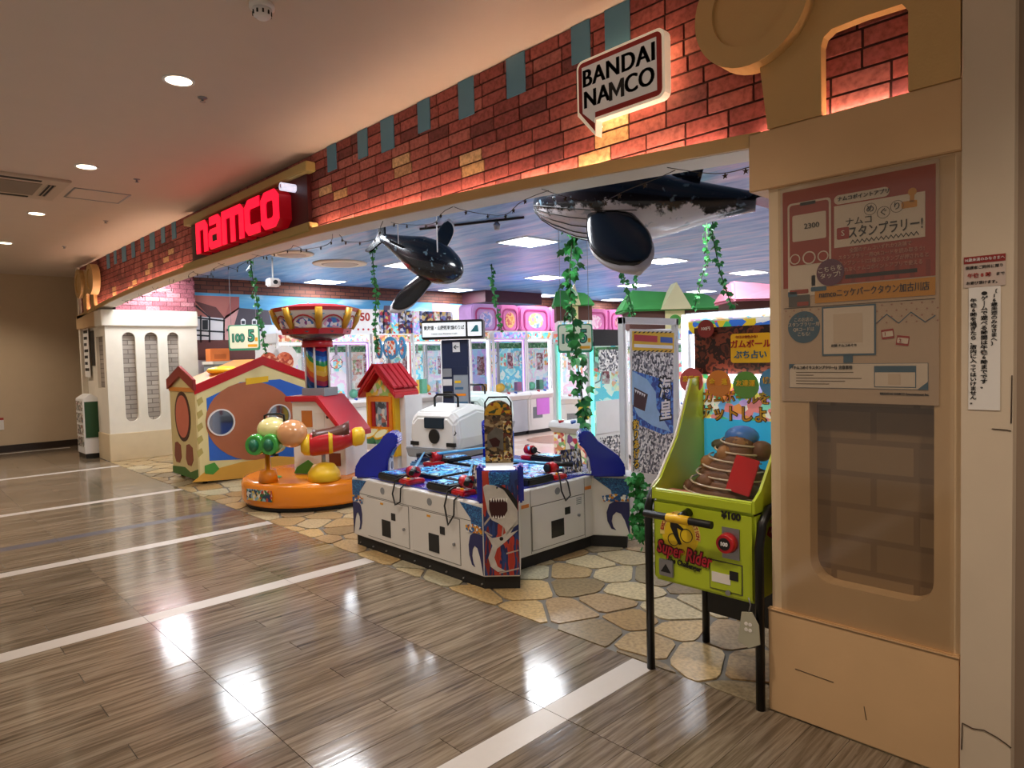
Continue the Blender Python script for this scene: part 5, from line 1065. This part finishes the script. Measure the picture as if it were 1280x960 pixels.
# ================================================================== CLAW MACHINES
CLAWN = [0]
BACKS = [confetti('pale_pink_backdrop', ['#e8d8f0', '#cfe8f4', '#f6eef6', '#f0d0e4', '#d8f0ee'], 3, emit=.35, kind='NOISE'), confetti('violet_backdrop', ['#8a98e8', '#a8b4f6', '#8fd0f4', '#c8b0f4', '#7f88d8'], 3, emit=.4, kind='NOISE'),
         confetti('aqua_backdrop', ['#8fe0ee', '#c8f2f4', '#60c8e0', '#e8f8f0', '#a8e8d8'], 3, emit=.4, kind='NOISE'), confetti('cream_backdrop', ['#efe4d4', '#d8e8e0', '#f4efe8', '#e8c8b8', '#cfe0ea'], 3, emit=.3, kind='NOISE')]
GREENERY = confetti('garland_greenery', ['#3f9a5a', '#6ac07a', '#2f7a4a', '#a8e0b0', '#58b068'], 26)
def claw(loc, rz, w_=.86, d_=.86, h_=2.0, body=WPAINT, frame=WHITE, led=LEDW, pr_=0, label='', base=.80, group=None, trim=None, head=.16, prizes=True):
    t = thing('claw_machine', label, 'claw machine', loc, rz, group); a, b = w_/2, d_/2
    box('base', body, t, -a, a, -b, b, .07, base, .012); box('kick', DARK, t, -a+.03, a-.03, -b+.04, b-.03, 0, .07)
    box('front_door', body, t, -a+.06, a-.06, -b-.008, -b, .16, base-.12, .004)
    box('prize_flap', BLACK if pr_ % 2 else mat('smoke_flap', '#7a8088', .2), t, -a+.12, -a+.38, -b-.014, -b-.008, .30, .52); MB().prism([(-b-.10, base-.03), (-b, base-.12), (-b, base+.04), (-b-.08, base+.02)], -a, a, 'x').build('control_deck', frame, t, .006)
    for s in (-.12, .06): MB().cyl((s, -b-.05, base+.02), (s, -b-.055, base+.05), .03, n=12).build('button', RED if s < 0 else MATS['ride_blue'], t)
    for sx in (-1, 1):
        for sy in (-1, 1): box('post', frame, t, sx*a-(.04 if sx > 0 else 0), sx*a+(.04 if sx < 0 else 0), sy*b-(.04 if sy > 0 else 0), sy*b+(.04 if sy < 0 else 0), base, h_-head)
        box('light_bar', led, t, sx*(a-.05)-.008, sx*(a-.05)+.008, -b+.045, -b+.06, base+.04, h_-head-.02)
    box('header', frame, t, -a, a, -b, b, h_-head, h_, .008); box('header_print', PRINTS[pr_ % 4], t, -a+.03, a-.03, -b-.004, -b, h_-head+.02, h_-.03)
    box('back_panel', BACKS[pr_ % 4], t, -a+.02, a-.02, b-.03, b-.01, base, h_-head)
    rq = random.Random(CLAWN[0]+50); hz = h_-head-base
    for k in range(3): x0 = -a+.07+k*(w_-.14)/3; z0 = base+hz*rq.uniform(.32, .5); box('inner_poster', PRINTS[(pr_+k) % 4] if k != 1 else confetti('rose_poster', ['#c85a6a', '#f0d0d8', '#8a3a4a', '#e8a8b0', '#ffffff'], 26), t, x0, x0+(w_-.14)/3*.8, b-.036, b-.03, z0, z0+hz*rq.uniform(.25, .38))
    box('greenery_strip', GREENERY, t, -a+.05, a-.05, b-.06, b-.031, h_-head-.16, h_-head-.05); box('play_floor', WHITE, t, -a+.03, a-.03, -b+.03, b-.03, base, base+.02)
    box('front_pane', GLASS, t, -a+.04, a-.04, -b+.012, -b+.018, base+.02, h_-head)
    for s in (-1, 1): box('side_pane', GLASS, t, s*(a-.015)-.003, s*(a-.015)+.003, -b+.04, b-.04, base+.02, h_-head)
    box('ceiling_lamp', led, t, -a+.06, a-.06, -b+.06, -b+.10, h_-head-.03, h_-head-.01)
    MB().cyl((0, .05, h_-head), (0, .05, h_-head-.22), .022, n=10).build('claw_arm', STEEL, t); MB().lathe([(.06, 0), (.07, .05), (.03, .08)], c=(0, .05, h_-head-.29), n=14).build('claw_hub', WHITE, t)
    for s in (-1, 1): MB().tube([(s*.05, .05, h_-head-.27), (s*.13, .05, h_-head-.33), (s*.10, .05, h_-head-.43), (s*.03, .05, h_-head-.46)], .009, 6).build('claw_finger', STEEL, t)
    if trim: box('trim_strip', trim, t, -a-.004, a+.004, -b-.012, b, base-.01, base+.01); box('trim_strip', trim, t, a-.06, a-.03, -b-.004, -b+.0, base, h_-head)
    # prizes standing inside
    M_ = Matrix.Translation(loc) @ Matrix.Rotation(rz, 4, 'Z'); rp = random.Random(CLAWN[0]); CLAWN[0] += 1
    np_ = max(2, int((w_-.24)/.2)+1)
    for k in range(np_ if prizes else 0):
        x_ = -a+.12+k*(w_-.24)/(np_-1); hh = rp.uniform(.16, .3); p = M_ @ Vector((x_, rp.uniform(.0, b-.18), base+.02)); kd = rp.randrange(3)
        mm = (PRINTS[(pr_+k) % 4], TOYS, PINK, YEL, MATS['drum_green'])[rp.randrange(5)]
        if kd: o = MB().box(-.065, .065, -.05, .05, 0, hh).build('prize_box', mm, None, .005); tag(o, 'small printed prize box standing inside the '+label.split(' claw')[0]+' claw machine', 'prize', 'prizes in claw machine %d' % CLAWN[0])
        else: o = MB().ell((0, 0, .085), (.085, .08, .085), 12, 8).build('prize_ball', mm); tag(o, 'round soft prize lying inside the '+label.split(' claw')[0]+' claw machine', 'prize', 'prizes in claw machine %d' % CLAWN[0])
        o.location = p; o.rotation_euler[2] = rz
    return t
# long row facing the entrance side (front plane x = -9.1)
rowA = [(8.02, 'white-framed', WPAINT, LEDW, 3), (8.72, 'silver-framed violet', mat('silver_grey_body', '#b8bcc4', .35), LEDV, 1), (9.52, 'aqua', WPAINT, LEDW, 2), (10.4, 'pastel lit', WPAINT, LEDW, 0), (11.3, 'second violet', WPAINT, LEDV, 1), (12.2, 'farthest pastel', WPAINT, LEDW, 0)]
for k, (y, lb, bd, ld, pr_) in enumerate(rowA):
    w_ = (.5, .86, .72, .86, .86, .86)[k]
    t = claw((-9.53, y if k else 7.98, 0), R(90), w_=w_, body=bd, led=ld, pr_=pr_, label=lb+' claw machine in the long row under the pink bags')
    if lb == 'aqua': box('base_poster', mat('magenta_poster', '#d078d8', .5), t, -.14, .22, -.45, -.44, .36, .68)
# row along the mural wall
for k, (y, lb, tr, pr_, ld) in enumerate(((5.25, 'first mural-side', None, 3, LEDW), (6.15, 'violet-lit mural-side', None, 0, LEDV), (7.05, 'red-trimmed mural-side', RED, 3, LEDW), (7.95, 'red-edged back mural-side', RED, 2, LEDW), (8.85, 'last mural-side', None, 0, LEDW))):
    claw((-10.95, y, 0), R(90), pr_=pr_, led=ld, trim=tr, label=lb+' claw machine standing below the painted town')
# machines behind the fishing island
cm = claw((-4.88, 5.93, 0), 0, w_=.56, d_=.66, h_=1.80, base=.76, pr_=2, led=LEDT, label='dark-topped teal-lit claw machine with fruit posters beside the shark banner', head=.14)
for x0, m_ in ((-.265, PRINTS[3]), (-.09, confetti('fruit_print', ['#d8e0c0', '#c83a4a', '#e0a040', '#8a5a8a', '#f0e8d8', '#5a9a4a'], 14)), (.085, PRINTS[3])): box('base_poster', m_, cm, x0, x0+.165, -.352, -.342, .14, .66)
box('dark_header', BLACK, cm, .275, .29, -.28, .2, 1.62, 1.80); box('teal_tube', LEDT, cm, .275, .295, -.335, -.305, .1, 1.62); box('side_print', MANGA, cm, .28, .286, -.2, .24, .30, .62); box('side_panel', WHITE, cm, .278, .284, -.26, .28, .66, 1.02); box('side_notice', MANGA, cm, .281, .287, -.2, .2, 1.34, 1.58)
# banner
XB = -3.60
bb = thing('shark_banner', 'tall framed comic banner with a blue shark and yellow vertical writing', 'banner', (XB, 5.3, .3))
def bx_(name, m, pxs, k=1):
    P_ = pxx(pxs, XB); return MB().prism([(y-5.3, z-.3) for y, z in P_], .0, .0016*k+.002, 'x').build(name, m, bb)
for y_ in (4.86-5.3, 5.72-5.3): box('frame_post', WHITE, bb, -.06, -.002, y_-.02, y_+.02, -.3, 1.56, .004)
box('frame_top', WHITE, bb, -.06, -.002, -.46, .44, 1.50, 1.56); box('foot_cabinet', WPAINT, bb, -.22, -.002, -.42, .40, -.24, .12, .01)
for y_ in (-.36, .34):
    for x_ in (-.19, -.03): MB().cyl((x_, y_, -.3), (x_, y_, -.24), .02, n=8).build('foot', BLACK, bb)
bx_('sheet', PAPER, [(787, 411), (842, 413), (842, 598), (789, 590)], 0); bx_('comic_field', MANGA, [(790, 440), (841, 441), (841, 596), (791, 589)], 1)
bx_('sea_field', confetti('blue_sea_print', ['#2a5ab8', '#3f7ad0', '#1f449a', '#5a98e0', '#2a5ab8'], 7, kind='NOISE'), [(790, 463), (841, 478), (841, 541), (828, 543), (791, 528)], 2)
bx_('shark_print', mat('pale_blue_shark', '#9ec4e8', .45, var=.2), [(790, 464), (808, 474), (819, 490), (820, 510), (838, 540), (815, 532), (797, 520), (790, 505)], 3)
bx_('shark_mouth', MAW, [(792, 484), (809, 493), (805, 514), (791, 508)], 4)
for k in range(5): bx_('tooth', WINK, [(792.5+2.7*k, 486.5+1.4*k), (795+2.7*k, 487.6+1.4*k), (793.4+2.7*k, 491+1.4*k)], 5)
bx_('hazard_strip', YEL, [(790, 414), (842, 416), (842, 441), (790, 438)], 2); bx_('red_heading', RED, [(792, 418), (821, 420), (821, 428), (792, 426)], 3); bx_('blue_heading', MATS['ride_blue'], [(825, 421), (840, 422), (840, 429), (825, 428)], 3); bx_('white_heading', WINK, [(792, 430), (840, 432), (840, 436), (792, 434)], 3)
for k in range(9):
    for y_ in (414.5, 438): bx_('hazard_dash', INK, [(791+5.5*k, y_+2), (793.5+5.5*k, y_), (795.5+5.5*k, y_), (793+5.5*k, y_+2)], 4)
q = onx(831, 500, XB); txt('海\n皇', .20, INK, bb, (.006, q.y-5.3, q.z-.3), rz=R(90), off=.10, line=1.05); txt('海\n皇', .20, WINK, bb, (.009, q.y-5.3, q.z-.3), rz=R(90), off=.02, line=1.05)
q = onx(794.5, 556, XB); txt('釣\nり\nあ\nげ\nろ', .088, INK, bb, (.006, q.y-5.3, q.z-.3), rz=R(90), off=.10, line=1.02); txt('釣\nり\nあ\nげ\nろ', .088, YEL, bb, (.009, q.y-5.3, q.z-.3), rz=R(90), off=.02, line=1.02)
# front-facing machine with bright frame behind the gumball game
em = claw((-2.33, 4.93, 0), 0, w_=.92, d_=.8, h_=1.83, pr_=0, label='bright white-lit claw machine behind the lime gumball game', head=.08)
box('lit_edge', LEDW, em, -.47, .47, -.42, -.40, 1.79, 1.82); box('lit_edge', LEDW, em, -.475, -.45, -.42, -.40, .8, 1.80); box('striped_awning', confetti('awning_print', ['#f4f4f8', '#f0a0c8', '#ffffff', '#e87ab0'], 9, emit=.3, stretch=(2, .2, .2)), em, -.2, .4, -.41, -.404, 1.58, 1.66); box('bright_strip', confetti('logo_confetti', ['#3a7ae0', '#50c878', '#f0d030', '#e85a7a', '#ffffff'], 16, emit=.3), em, -.42, .4, -.41, -.404, 1.67, 1.76)

# ================================================================== TOPPERS ON THE MACHINES
# pink bags on the long row
for k, (x0, x1) in enumerate(((592, 627), (627, 652), (652, 691), (691, 727), (727, 763), (763, 792))):
    y0, y1 = onx(x0, 400, -9.2).y, onx(x1, 400, -9.2).y; wd = (y1-y0)/2-.015
    t = thing('pink_bag', ('lilac and pink printed bag on the long row nearest the station sign', 'pink bag with an orange patch on the long row', 'pink bag with a blue patch on the long row', 'pink bag behind the hanging price sign', 'pink bag with a pale round patch on the long row', 'dark-patched pink bag at the far end of the long row')[k], 'bag', (-9.45, (y0+y1)/2, 2.0), R(90))
    t.location.z = 2.0; hh = .50
    prof = rrect(-wd, wd, 0, hh, .10, 5); MB().prism(prof, -.2, .2).build('bag_body', PINK if k else mat('lilac_fabric', '#c89ad4', .7, var=.2), t, .02)
    rg = MB(); po, pi_ = rrect(-wd*.78, wd*.78, .0, hh*.86, .12, 5), rrect(-wd*.70, wd*.70, .02, hh*.80, .10, 5)
    for i in range(len(po)): rg.prism([po[i], po[(i+1) % len(po)], pi_[(i+1) % len(po)], pi_[i]], -.212, -.2)
    rg.build('piping', PINKD, t); MB().prism(disc(0, hh*.42, wd*.5, 18, hh*.3), -.208, -.2).build('print_patch', tuple(confetti('bag_patch_%d' % n_, c_, 7, kind='NOISE') for n_, c_ in enumerate((['#b8a0d8', '#e0c8e8', '#8a9ad8', '#d8b0c8'], ['#e09048', '#e8b878', '#d05a5a', '#c8a0c8'], ['#6a8ad8', '#b0c0e8', '#e8c080', '#d890b8'], ['#e890c0', '#f0c0d8', '#c86aa0', '#f4d8e4'], ['#f0b0d0', '#f8d8e4', '#e890b8', '#d8a0d0'], ['#7a3040', '#e8a0a8', '#c86a90', '#4a2430'])))[k], t)
# toy boxes on the mural row
rb_ = random.Random(11)
for i in range(30):
    y_ = 6.35+.155*(i % 15)*1.1; z_ = 2.0+(.235 if i >= 15 else 0); h_ = .23
    o = MB().box(-.09, .09, -.07, .07, 0, h_).build('toy_box', TOYS if i % 3 else PRINTS[i % 4], None, .004); o.location = (-10.98, y_, z_); o.rotation_euler[2] = 0
    tag(o, 'small printed toy box stacked on top of the mural-side claw machines', 'toy box', 'toy boxes stacked above the mural-side machines')
# boxes with price 50 in front of mural
q = at(450, 410, 12.2); fb = thing('price_board', 'white board with red 50 on top of the mural-side machines', 'sign', (-10.66, q.y, 2.0), R(84)); fb.location.y = onx(455, 410, -10.66).y
box('board', WHITE, fb, -.30, .30, -.01, .01, 0, .45); txt('50', .2, REDINK, fb, (.02, -.013, .30), off=.03)
for k in range(4): MB().cyl((-.12+.1*k, -.012, .08), (-.12+.1*k, -.016, .08), .02, n=10).build('red_dot', RED, fb)
# tents standing on hidden machines behind
def tent(px0, px1, pyt, pyb, dpt, col, gable, label, base_label):
    c = at((px0+px1)/2, pyb, dpt); wd = (px1-px0)/FPX*dpt; hh = (pyb-pyt)/FPX*dpt; rz = math.atan2(fw.y, fw.x)-R(90)
    sv = claw((c.x, c.y, 0), rz, w_=wd*.8, d_=.8, h_=c.z, label=base_label, pr_=0, prizes=False)
    t = thing('roof_topper', label, 'topper', (c.x, c.y, c.z), rz); box('wall', mat('log_wall', '#5a3428', .7), t, -wd*.42, wd*.42, -.3, .3, 0, hh*.45)
    MB().loft([[(-wd/2, -.4, hh*.4), (wd/2, -.4, hh*.4), (wd/2, .4, hh*.4), (-wd/2, .4, hh*.4)], [(-wd*.38, -.1, hh*.9), (wd*.34, -.1, hh*.78), (wd*.34, .1, hh*.78), (-wd*.38, .1, hh*.9)]], sm=False).build('roof', col, t, .03)
    if gable: MB().prism([(-wd*.14, hh*.42), (wd*.14, hh*.42), (0, hh)], -.44, -.1).build('gable', mat('cream_gable', '#d8d0a0', .6), t); box('door', CREAMY, t, -wd*.09, wd*.09, -.32, -.3, 0, hh*.42); MB().prism(disc(0, hh*.18, wd*.055, 16), -.33, -.32).build('green_disc', MATS['leaf_green_decal'], t)
    return t
tent(772, 902, 357, 412, 9.4, GREEN, True, 'large green roof topper with cream gable and brown log walls', 'hidden claw machine under the large green roof')
tent(690, 742, 358, 402, 11.8, GREEN, True, 'small green and cream tent topper behind the ivy strand', 'hidden claw machine under the small green tent')
pt = tent(902, 985, 346, 400, 7.6, mat('coral_pink_fabric', '#e88aa0', .7, var=.2, scale=3), False, 'pink tent topper above the bright white-lit machine', 'hidden claw machine under the pink tent')
# heart sign, orange box, fruit signs at left
q = onx(345, 450, -10.3); ht = thing('heart_sign', 'white arched sign with two red-brown printed ovals on a mural-side machine', 'sign', (-10.5, q.y, 2.0), R(75)); ht.location.z = 2.0
q = at(345, 450, 11.0)
ht.location = (-10.45, onx(345, 450, -10.45).y, 0)
z0 = onx(345, 468, -10.45).z
box('stand', GREY, ht, -.03, .03, .0, .03, 0, z0); MB().prism(disc(-.12, z0+.24, .20, 20, .24)[:], -.02, .0).build('panel', WHITE, ht); MB().prism(disc(.14, z0+.24, .20, 20, .24), -.02, .0).build('panel', WHITE, ht)
for s in (-.12, .13): MB().prism(disc(s, z0+.2, .14, 18, .16), -.026, -.02).build('printed_oval', confetti('rust_print', ['#c8603c', '#a8402c', '#e0a080', '#d8785a'], 22), ht)
oq = onx(272, 443, -11.9); ob = thing('orange_box', 'orange carton on a shelf under the painted town', 'box', (-11.9, oq.y, oq.z-.12)); box('carton', mat('orange_carton', '#e07830', .6), ob, -.12, .12, -.16, .16, 0, .22, .006); box('flap', mat('orange_carton_dark', '#c0601f', .6), ob, .12, .124, -.1, .1, .04, .12)
sh = thing('display_shelf', 'low grey display shelf below the painted town behind the playhouse booth', 'shelf', (-11.9, 5.0, 0)); box('top', CREAM, sh, -.25, .25, -.8, .55, oq.z-.17, oq.z-.12); box('body', GREY, sh, -.23, .23, -.78, .53, 0, oq.z-.17)

# ================================================================== HANGING THINGS
def price_sign(px, py, dpt, rz, w_, label):
    c = at(px, py, dpt); t = thing('price_sign', label, 'sign', c, rz); h_ = w_*.82
    MB().prism(rrect(-w_/2, w_/2, -h_/2, h_/2, .03), 0, .012).build('board', mat('sign_green', '#2f8a66', .5), t); MB().prism(rrect(-w_*.46, w_*.46, -h_*.42, h_*.46, .03), -.004, 0).build('field', mat('sign_cream', '#dfe4c8', .5), t)
    for s_t, x_, sz, z_ in (('100', -.2, .34, -.02), ('5', .24, .5, .04)):
        txt(s_t, w_*sz, mat('sign_dark_green', '#0f4034', .5), t, (x_*w_, -.006, z_*w_), off=.07, sx=.85); txt(s_t, w_*sz, mat('sign_mid_green', '#3f9a7c', .5), t, (x_*w_, -.008, z_*w_), off=.0, sx=.85)
    MB().box(w_*.36, w_*.44, -.008, -.004, -w_*.12, -.0).build('gold_mark', GOLDINK, t); MB().box(w_*.12, w_*.42, -.008, -.004, -w_*.3, -w_*.22).build('gold_mark', GOLDINK, t)
    for s in (-1, 1): MB().cyl((s*w_*.4, .006, h_*.48), (s*w_*.4, .006, ZS-c.z), .003, n=5).build('hanging_wire', GREY, t)
RZC = math.atan2(fw.y, fw.x)-R(90)
price_sign(305, 422, 9.9, RZC, .46, 'cream and green 100 and 5 price sign hanging before the painted town'); price_sign(719, 423, 6.9, RZC, .36, 'cream and green price sign hanging behind the long ivy strand')

def leafmesh():
    v = [(0, 0, 0), (.35, .18, .05), (.5, .6, .0), (.2, .62, .06), (0, 1, 0), (-.2, .62, .06), (-.5, .6, .0), (-.35, .18, .05), (0, .5, .1)]
    return v, [(0, 1, 8), (1, 2, 3), (1, 3, 8), (3, 4, 8), (4, 5, 8), (5, 6, 7), (5, 7, 8), (7, 0, 8)]
def vine(pts_, label, size=.055, dens=38, single=False, spread=.05, seed=0):
    """pts_: world points from the top"""
    pts_ = [Vector(p) for p in pts_]; t = thing('ivy_strand', label, 'plant', pts_[0], 0, None); rv = random.Random(seed)
    loc = [p-pts_[0] for p in pts_]; MB().tube(loc, .006, 5).build('stem', STEM, t)
    seg = [(loc[i], loc[i+1]) for i in range(len(loc)-1)]; tot = sum((b-a).length for a, b in seg); n_ = int(tot*dens); mb = MB(); lv, lf = leafmesh(); proto = None
    if single: proto = MB().add([(x*size, y*size, z*size) for x, y, z in lv], lf).build('leaf', LEAF, t)
    for k in range(n_):
        d_ = tot*k/n_
        for a, b in seg:
            if d_ <= (b-a).length: p = a.lerp(b, d_/(b-a).length); break
            d_ -= (b-a).length
        S_ = Matrix.Translation(p+Vector((rv.uniform(-1, 1), rv.uniform(-1, 1), rv.uniform(-1, 1)))*spread*.6) @ Matrix.Rotation(rv.uniform(0, 6.28), 4, 'Z') @ Matrix.Rotation(rv.uniform(-2.2, -.6), 4, 'X') @ Matrix.Rotation(rv.uniform(-.8, .8), 4, 'Y') @ Matrix.Scale(rv.uniform(.7, 1.25), 4)
        if single:
            o = proto if k == 0 else share(proto, t); o.matrix_local = S_
        else: mb.add([S_ @ Vector((x*size, y*size, z*size)) for x, y, z in lv], lf)
    if not single: stuff(mb.build('leaves', LEAF, t))
    return t
def pv(lst, dpt): return [at(px, py, dpt) for px, py in lst]
def topfix(l):
    a = l[0].copy(); a.z = ZS-.002; return [a]+l
vine(topfix(pv([(312, 322), (318, 360), (325, 400), (332, 440)], 8.6)), 'ivy strand hanging before the painted town above the playhouse booth', .065, 60, seed=1)
vine(topfix(pv([(466, 325), (470, 370), (469, 410), (473, 440)], 8.8)), 'ivy strand hanging beside the small black whale', .06, 60, seed=2)
vine(topfix(pv([(615, 345), (620, 380), (627, 412)], 11.0)), 'ivy strand hanging before the lilac bag', .07, 55, seed=3)
vine(topfix(pv([(716, 290), (712, 340), (715, 390), (720, 440), (727, 490), (733, 540)], 5.6)), 'long dark ivy strand hanging down to the blue fin of the fishing game', .085, 75, True, .085, 4)
vine(topfix(pv([(762, 300), (775, 330), (785, 365), (793, 398)], 7.0)), 'ivy strand hanging from under the big whale fin to the comic banner', .06, 62, seed=5)
vine(topfix(pv([(796, 330), (795, 362)], 8.0)), 'short ivy strand between the whale fin and the green roof', .06, 50, seed=6)
vine(topfix(pv([(884, 326), (876, 350), (868, 386)], 7.4)), 'thin pale ivy strand hanging before the large green roof', .05, 60, seed=7)
vine(topfix(pv([(891, 296), (900, 340), (918, 392)], 6.6)), 'ivy strand hanging over the edge of the pink tent', .06, 60, seed=8)
iv = vine([(-3.06, 4.27, .60), (-3.02, 4.25, .45), (-3.03, 4.24, .25), (-3.02, 4.25, .10)], 'bushy ivy clump clinging to the corner of the fishing game', .06, 300, False, .09, 9)

def whale(name_label, nose, tail, upv, rad, fins, froot=-.16):
    nose, tail = Vector(nose), Vector(tail); ax_ = (tail-nose); Ln = ax_.length; ax_.normalize(); side_ = Vector(upv).cross(ax_).normalized()*-1; u_ = ax_.cross(side_).normalized()
    if u_.dot(Vector(upv)) < 0: u_ = -u_; side_ = -side_
    c = nose.lerp(tail, .45)
    t = thing('inflatable_whale', name_label, 'inflatable', c); t.rotation_mode = 'QUATERNION'; t.rotation_quaternion = Matrix((ax_, u_.cross(ax_), u_)).transposed().to_quaternion()
    s = Ln; prof = [(-.45, .02, .0), (-.44, .22, .02), (-.40, .48, .03), (-.33, .72, .03), (-.22, .93, .02), (-.08, 1, .0), (.08, .92, .0), (.22, .70, .0), (.36, .48, .02), (.47, .33, .03), (.55, .24, .03)]
    rg = [[(d*s, rad*r_*math.cos(2*math.pi*i/28), rad*(z_*2+r_*.82*math.sin(2*math.pi*i/28))) for i in range(28)] for d, r_, z_ in prof]
    MB().loft(rg).build('body', WHALE, t)
    # throat grooves
    for k in range(5):
        a_ = R(-20-14*k)
        for sg_ in (1, -1): MB().tube([(d*s, sg_*rad*(r_+.006)*math.cos(a_), rad*(z_*2+(r_*.82+.006)*math.sin(a_))) for d, r_, z_ in prof[1:7]], rad*.012, 4).build('throat_groove', INK, t)
    MB().prism([(.50*s, .0), (.62*s, rad*.95), (.70*s, rad*1.0), (.62*s, 0.02), (.70*s, -rad*1.0), (.62*s, -rad*.95)], rad*.06, rad*.16, 'z').build('tail_fluke', WHALE, t, .01)
    MB().prism([(.16*s, rad*.55), (.30*s, rad*1.02), (.33*s, rad*1.0), (.31*s, rad*.45)], -rad*.06, rad*.06).build('dorsal_fin', WHALE, t, .01)
    for sg_ in (1, -1): MB().ell((-.30*s, sg_*rad*.74, rad*.02), (rad*.07, rad*.04, rad*.06), 10, 6).build('eye', INK, t)
    FB = mat('fin_black_vinyl', '#161a20', .2, coat=.4, var=.2); FWm = mat('fin_white_vinyl', '#d4d0d6', .25)
    for sg_, vec, ln, wd in fins:
        root = Vector((froot*s, sg_*rad*.75, -rad*.25)); v_ = Vector(vec).normalized(); e1 = Vector((1, 0, 0)); e1 = (e1-v_*e1.dot(v_)).normalized(); e2 = v_.cross(e1)
        for m_, o_ in ((FB, 0), (FWm, sg_)):
            rgs = []
            for k in range(15):
                f_ = k/14; w2 = wd*(.75+.35*math.sin(f_*math.pi*.8))*math.sqrt(max(.012, 1-max(0, (f_-.45)/.55)**2.2)); th = wd*.2*(1-.5*f_)
                cen = root+v_*ln*(1.1 if o_ else 1)*f_+e1*(.10*ln*f_*f_)+e2*(o_*th*.35)
                rgs.append([tuple(cen+e1*(w2*.5*math.cos(2*math.pi*i/16))+e2*(th*.5*math.sin(2*math.pi*i/16))) for i in range(16)])
            MB().loft(rgs).build('flipper' if o_ == 0 else 'flipper_underside', m_, t)
    zt = (ZS-c.z)
    Minv = (Matrix.Translation(c) @ t.rotation_quaternion.to_matrix().to_4x4()).inverted()
    for d in (-.25, .25):
        p = c+ax_*d*s+u_*rad*.6; MB().cyl(Minv @ p, Minv @ Vector((p.x, p.y, ZS)), .006, n=5).build('hanging_cord', WHITE, t)
    return t
whale('large black and white inflatable humpback whale hanging from the sky-printed ceiling', at(668, 258, 5.0), at(945, 256, 4.45), (0, 0, 1), .325, [(-1, (.42, -.6, -.72), .60, .36), (1, (.1, 1, -.3), .5, .25)], -.06)
c1 = at(525, 320, 6.5)
whale('small black inflatable whale with spread fins hanging nose-down near the entrance arch', at(577, 343, 6.2), at(480, 298, 6.7), CAM-c1, .20, [(1, (.5, 1, -.1), .52, .2), (-1, (.35, -1, -.35), .30, .16)], -.08)

# ceiling fittings inside the shop
for px, py, r_, n_ in ((425, 329, .42, 'round beige ceiling vent above the fishing game'), (365, 317, .3, 'smaller round beige ceiling vent near the arch')):
    q = onz(px, py, ZS); t = thing('ceiling_vent', n_, 'vent', q); MB().lathe([(r_, 0), (r_*.97, -.02), (r_*.75, -.03), (r_*.7, -.015)], n=32).build('rim', CREAM, t); MB().lathe([(r_*.68, -.014), (r_*.62, -.03)], n=32).build('core', mat('vent_beige', '#b8a898', .6), t)
a, b_ = onz(525, 285, ZS), onz(655, 270, ZS); tr = thing('track_rail', 'thin dark lighting rail under the shop ceiling between the two whales', 'rail', (a+b_)/2); d_ = (b_-a)/2; MB().tube([-d_-Vector((0, 0, .015)), d_-Vector((0, 0, .015))], .014, 6).build('rail', BLACKM, tr)
for s in (-.6, .5): MB().lathe([(.03, -.12), (.04, -.06), (.015, -.03), (.01, -.015)], c=d_*s, n=12).build('hook', STEEL, tr)
q = onz(340, 322, ZS); pj = thing('ceiling_camera', 'small white camera on a stalk under the shop ceiling', 'camera', q); MB().cyl((0, 0, 0), (0, 0, -.30), .012, n=8).build('stalk', WHITE, pj); MB().box(-.07, .07, -.09, .09, -.42, -.30).build('housing', WHITE, pj, .02); MB().cyl((.07, 0, -.36), (.1, 0, -.36), .03, n=12).build('lens', BLACK, pj)
# wire star garlands along the arch
WIRE = mat('dark_wire', '#3a2c1e', .5, .5); rg_ = random.Random(5)
for k in range(13):
    xa = -11.4+k*.80; xb = xa+.80; t = thing('star_garland', 'thin dark wire garland with little stars strung under the arched lip', 'garland', (xa, YF+.1, arch(xa)-.063), 0, 'wire star garlands under the arch')
    P_ = [Vector(((xb-xa)*f, .05*math.sin(f*9+k), (arch(xa+(xb-xa)*f)-arch(xa))-.09*math.sin(math.pi*f)*(.7+.5*((k*7) % 3)/2))) for f in [i/12 for i in range(13)]]
    MB().tube(P_, .0022, 4).build('wire', WIRE, t)
    for j in (2, 4, 6, 8, 10):
        st_ = [(P_[j].x+(.016 if i % 2 == 0 else .006)*math.sin(i*math.pi/5), P_[j].z-.012+(.016 if i % 2 == 0 else .006)*math.cos(i*math.pi/5)) for i in range(10)]; MB().prism(st_, P_[j].y-.002, P_[j].y+.002).build('star', WIRE, t)

# ================================================================== lettering: text curves to meshes
tmp = []
for cu, name, parent, M in TEXTS:
    o = bpy.data.objects.new(name, cu); COL.objects.link(o); tmp.append(o)
bpy.context.view_layer.update()
dg = bpy.context.evaluated_depsgraph_get()
for o, (cu, name, parent, M) in zip(tmp, TEXTS):
    me = bpy.data.meshes.new_from_object(o.evaluated_get(dg)); me.name = name
    nm = o.name; bpy.data.objects.remove(o)
    q = bpy.data.objects.new(name, me); COL.objects.link(q); q.parent = parent; q.matrix_local = M
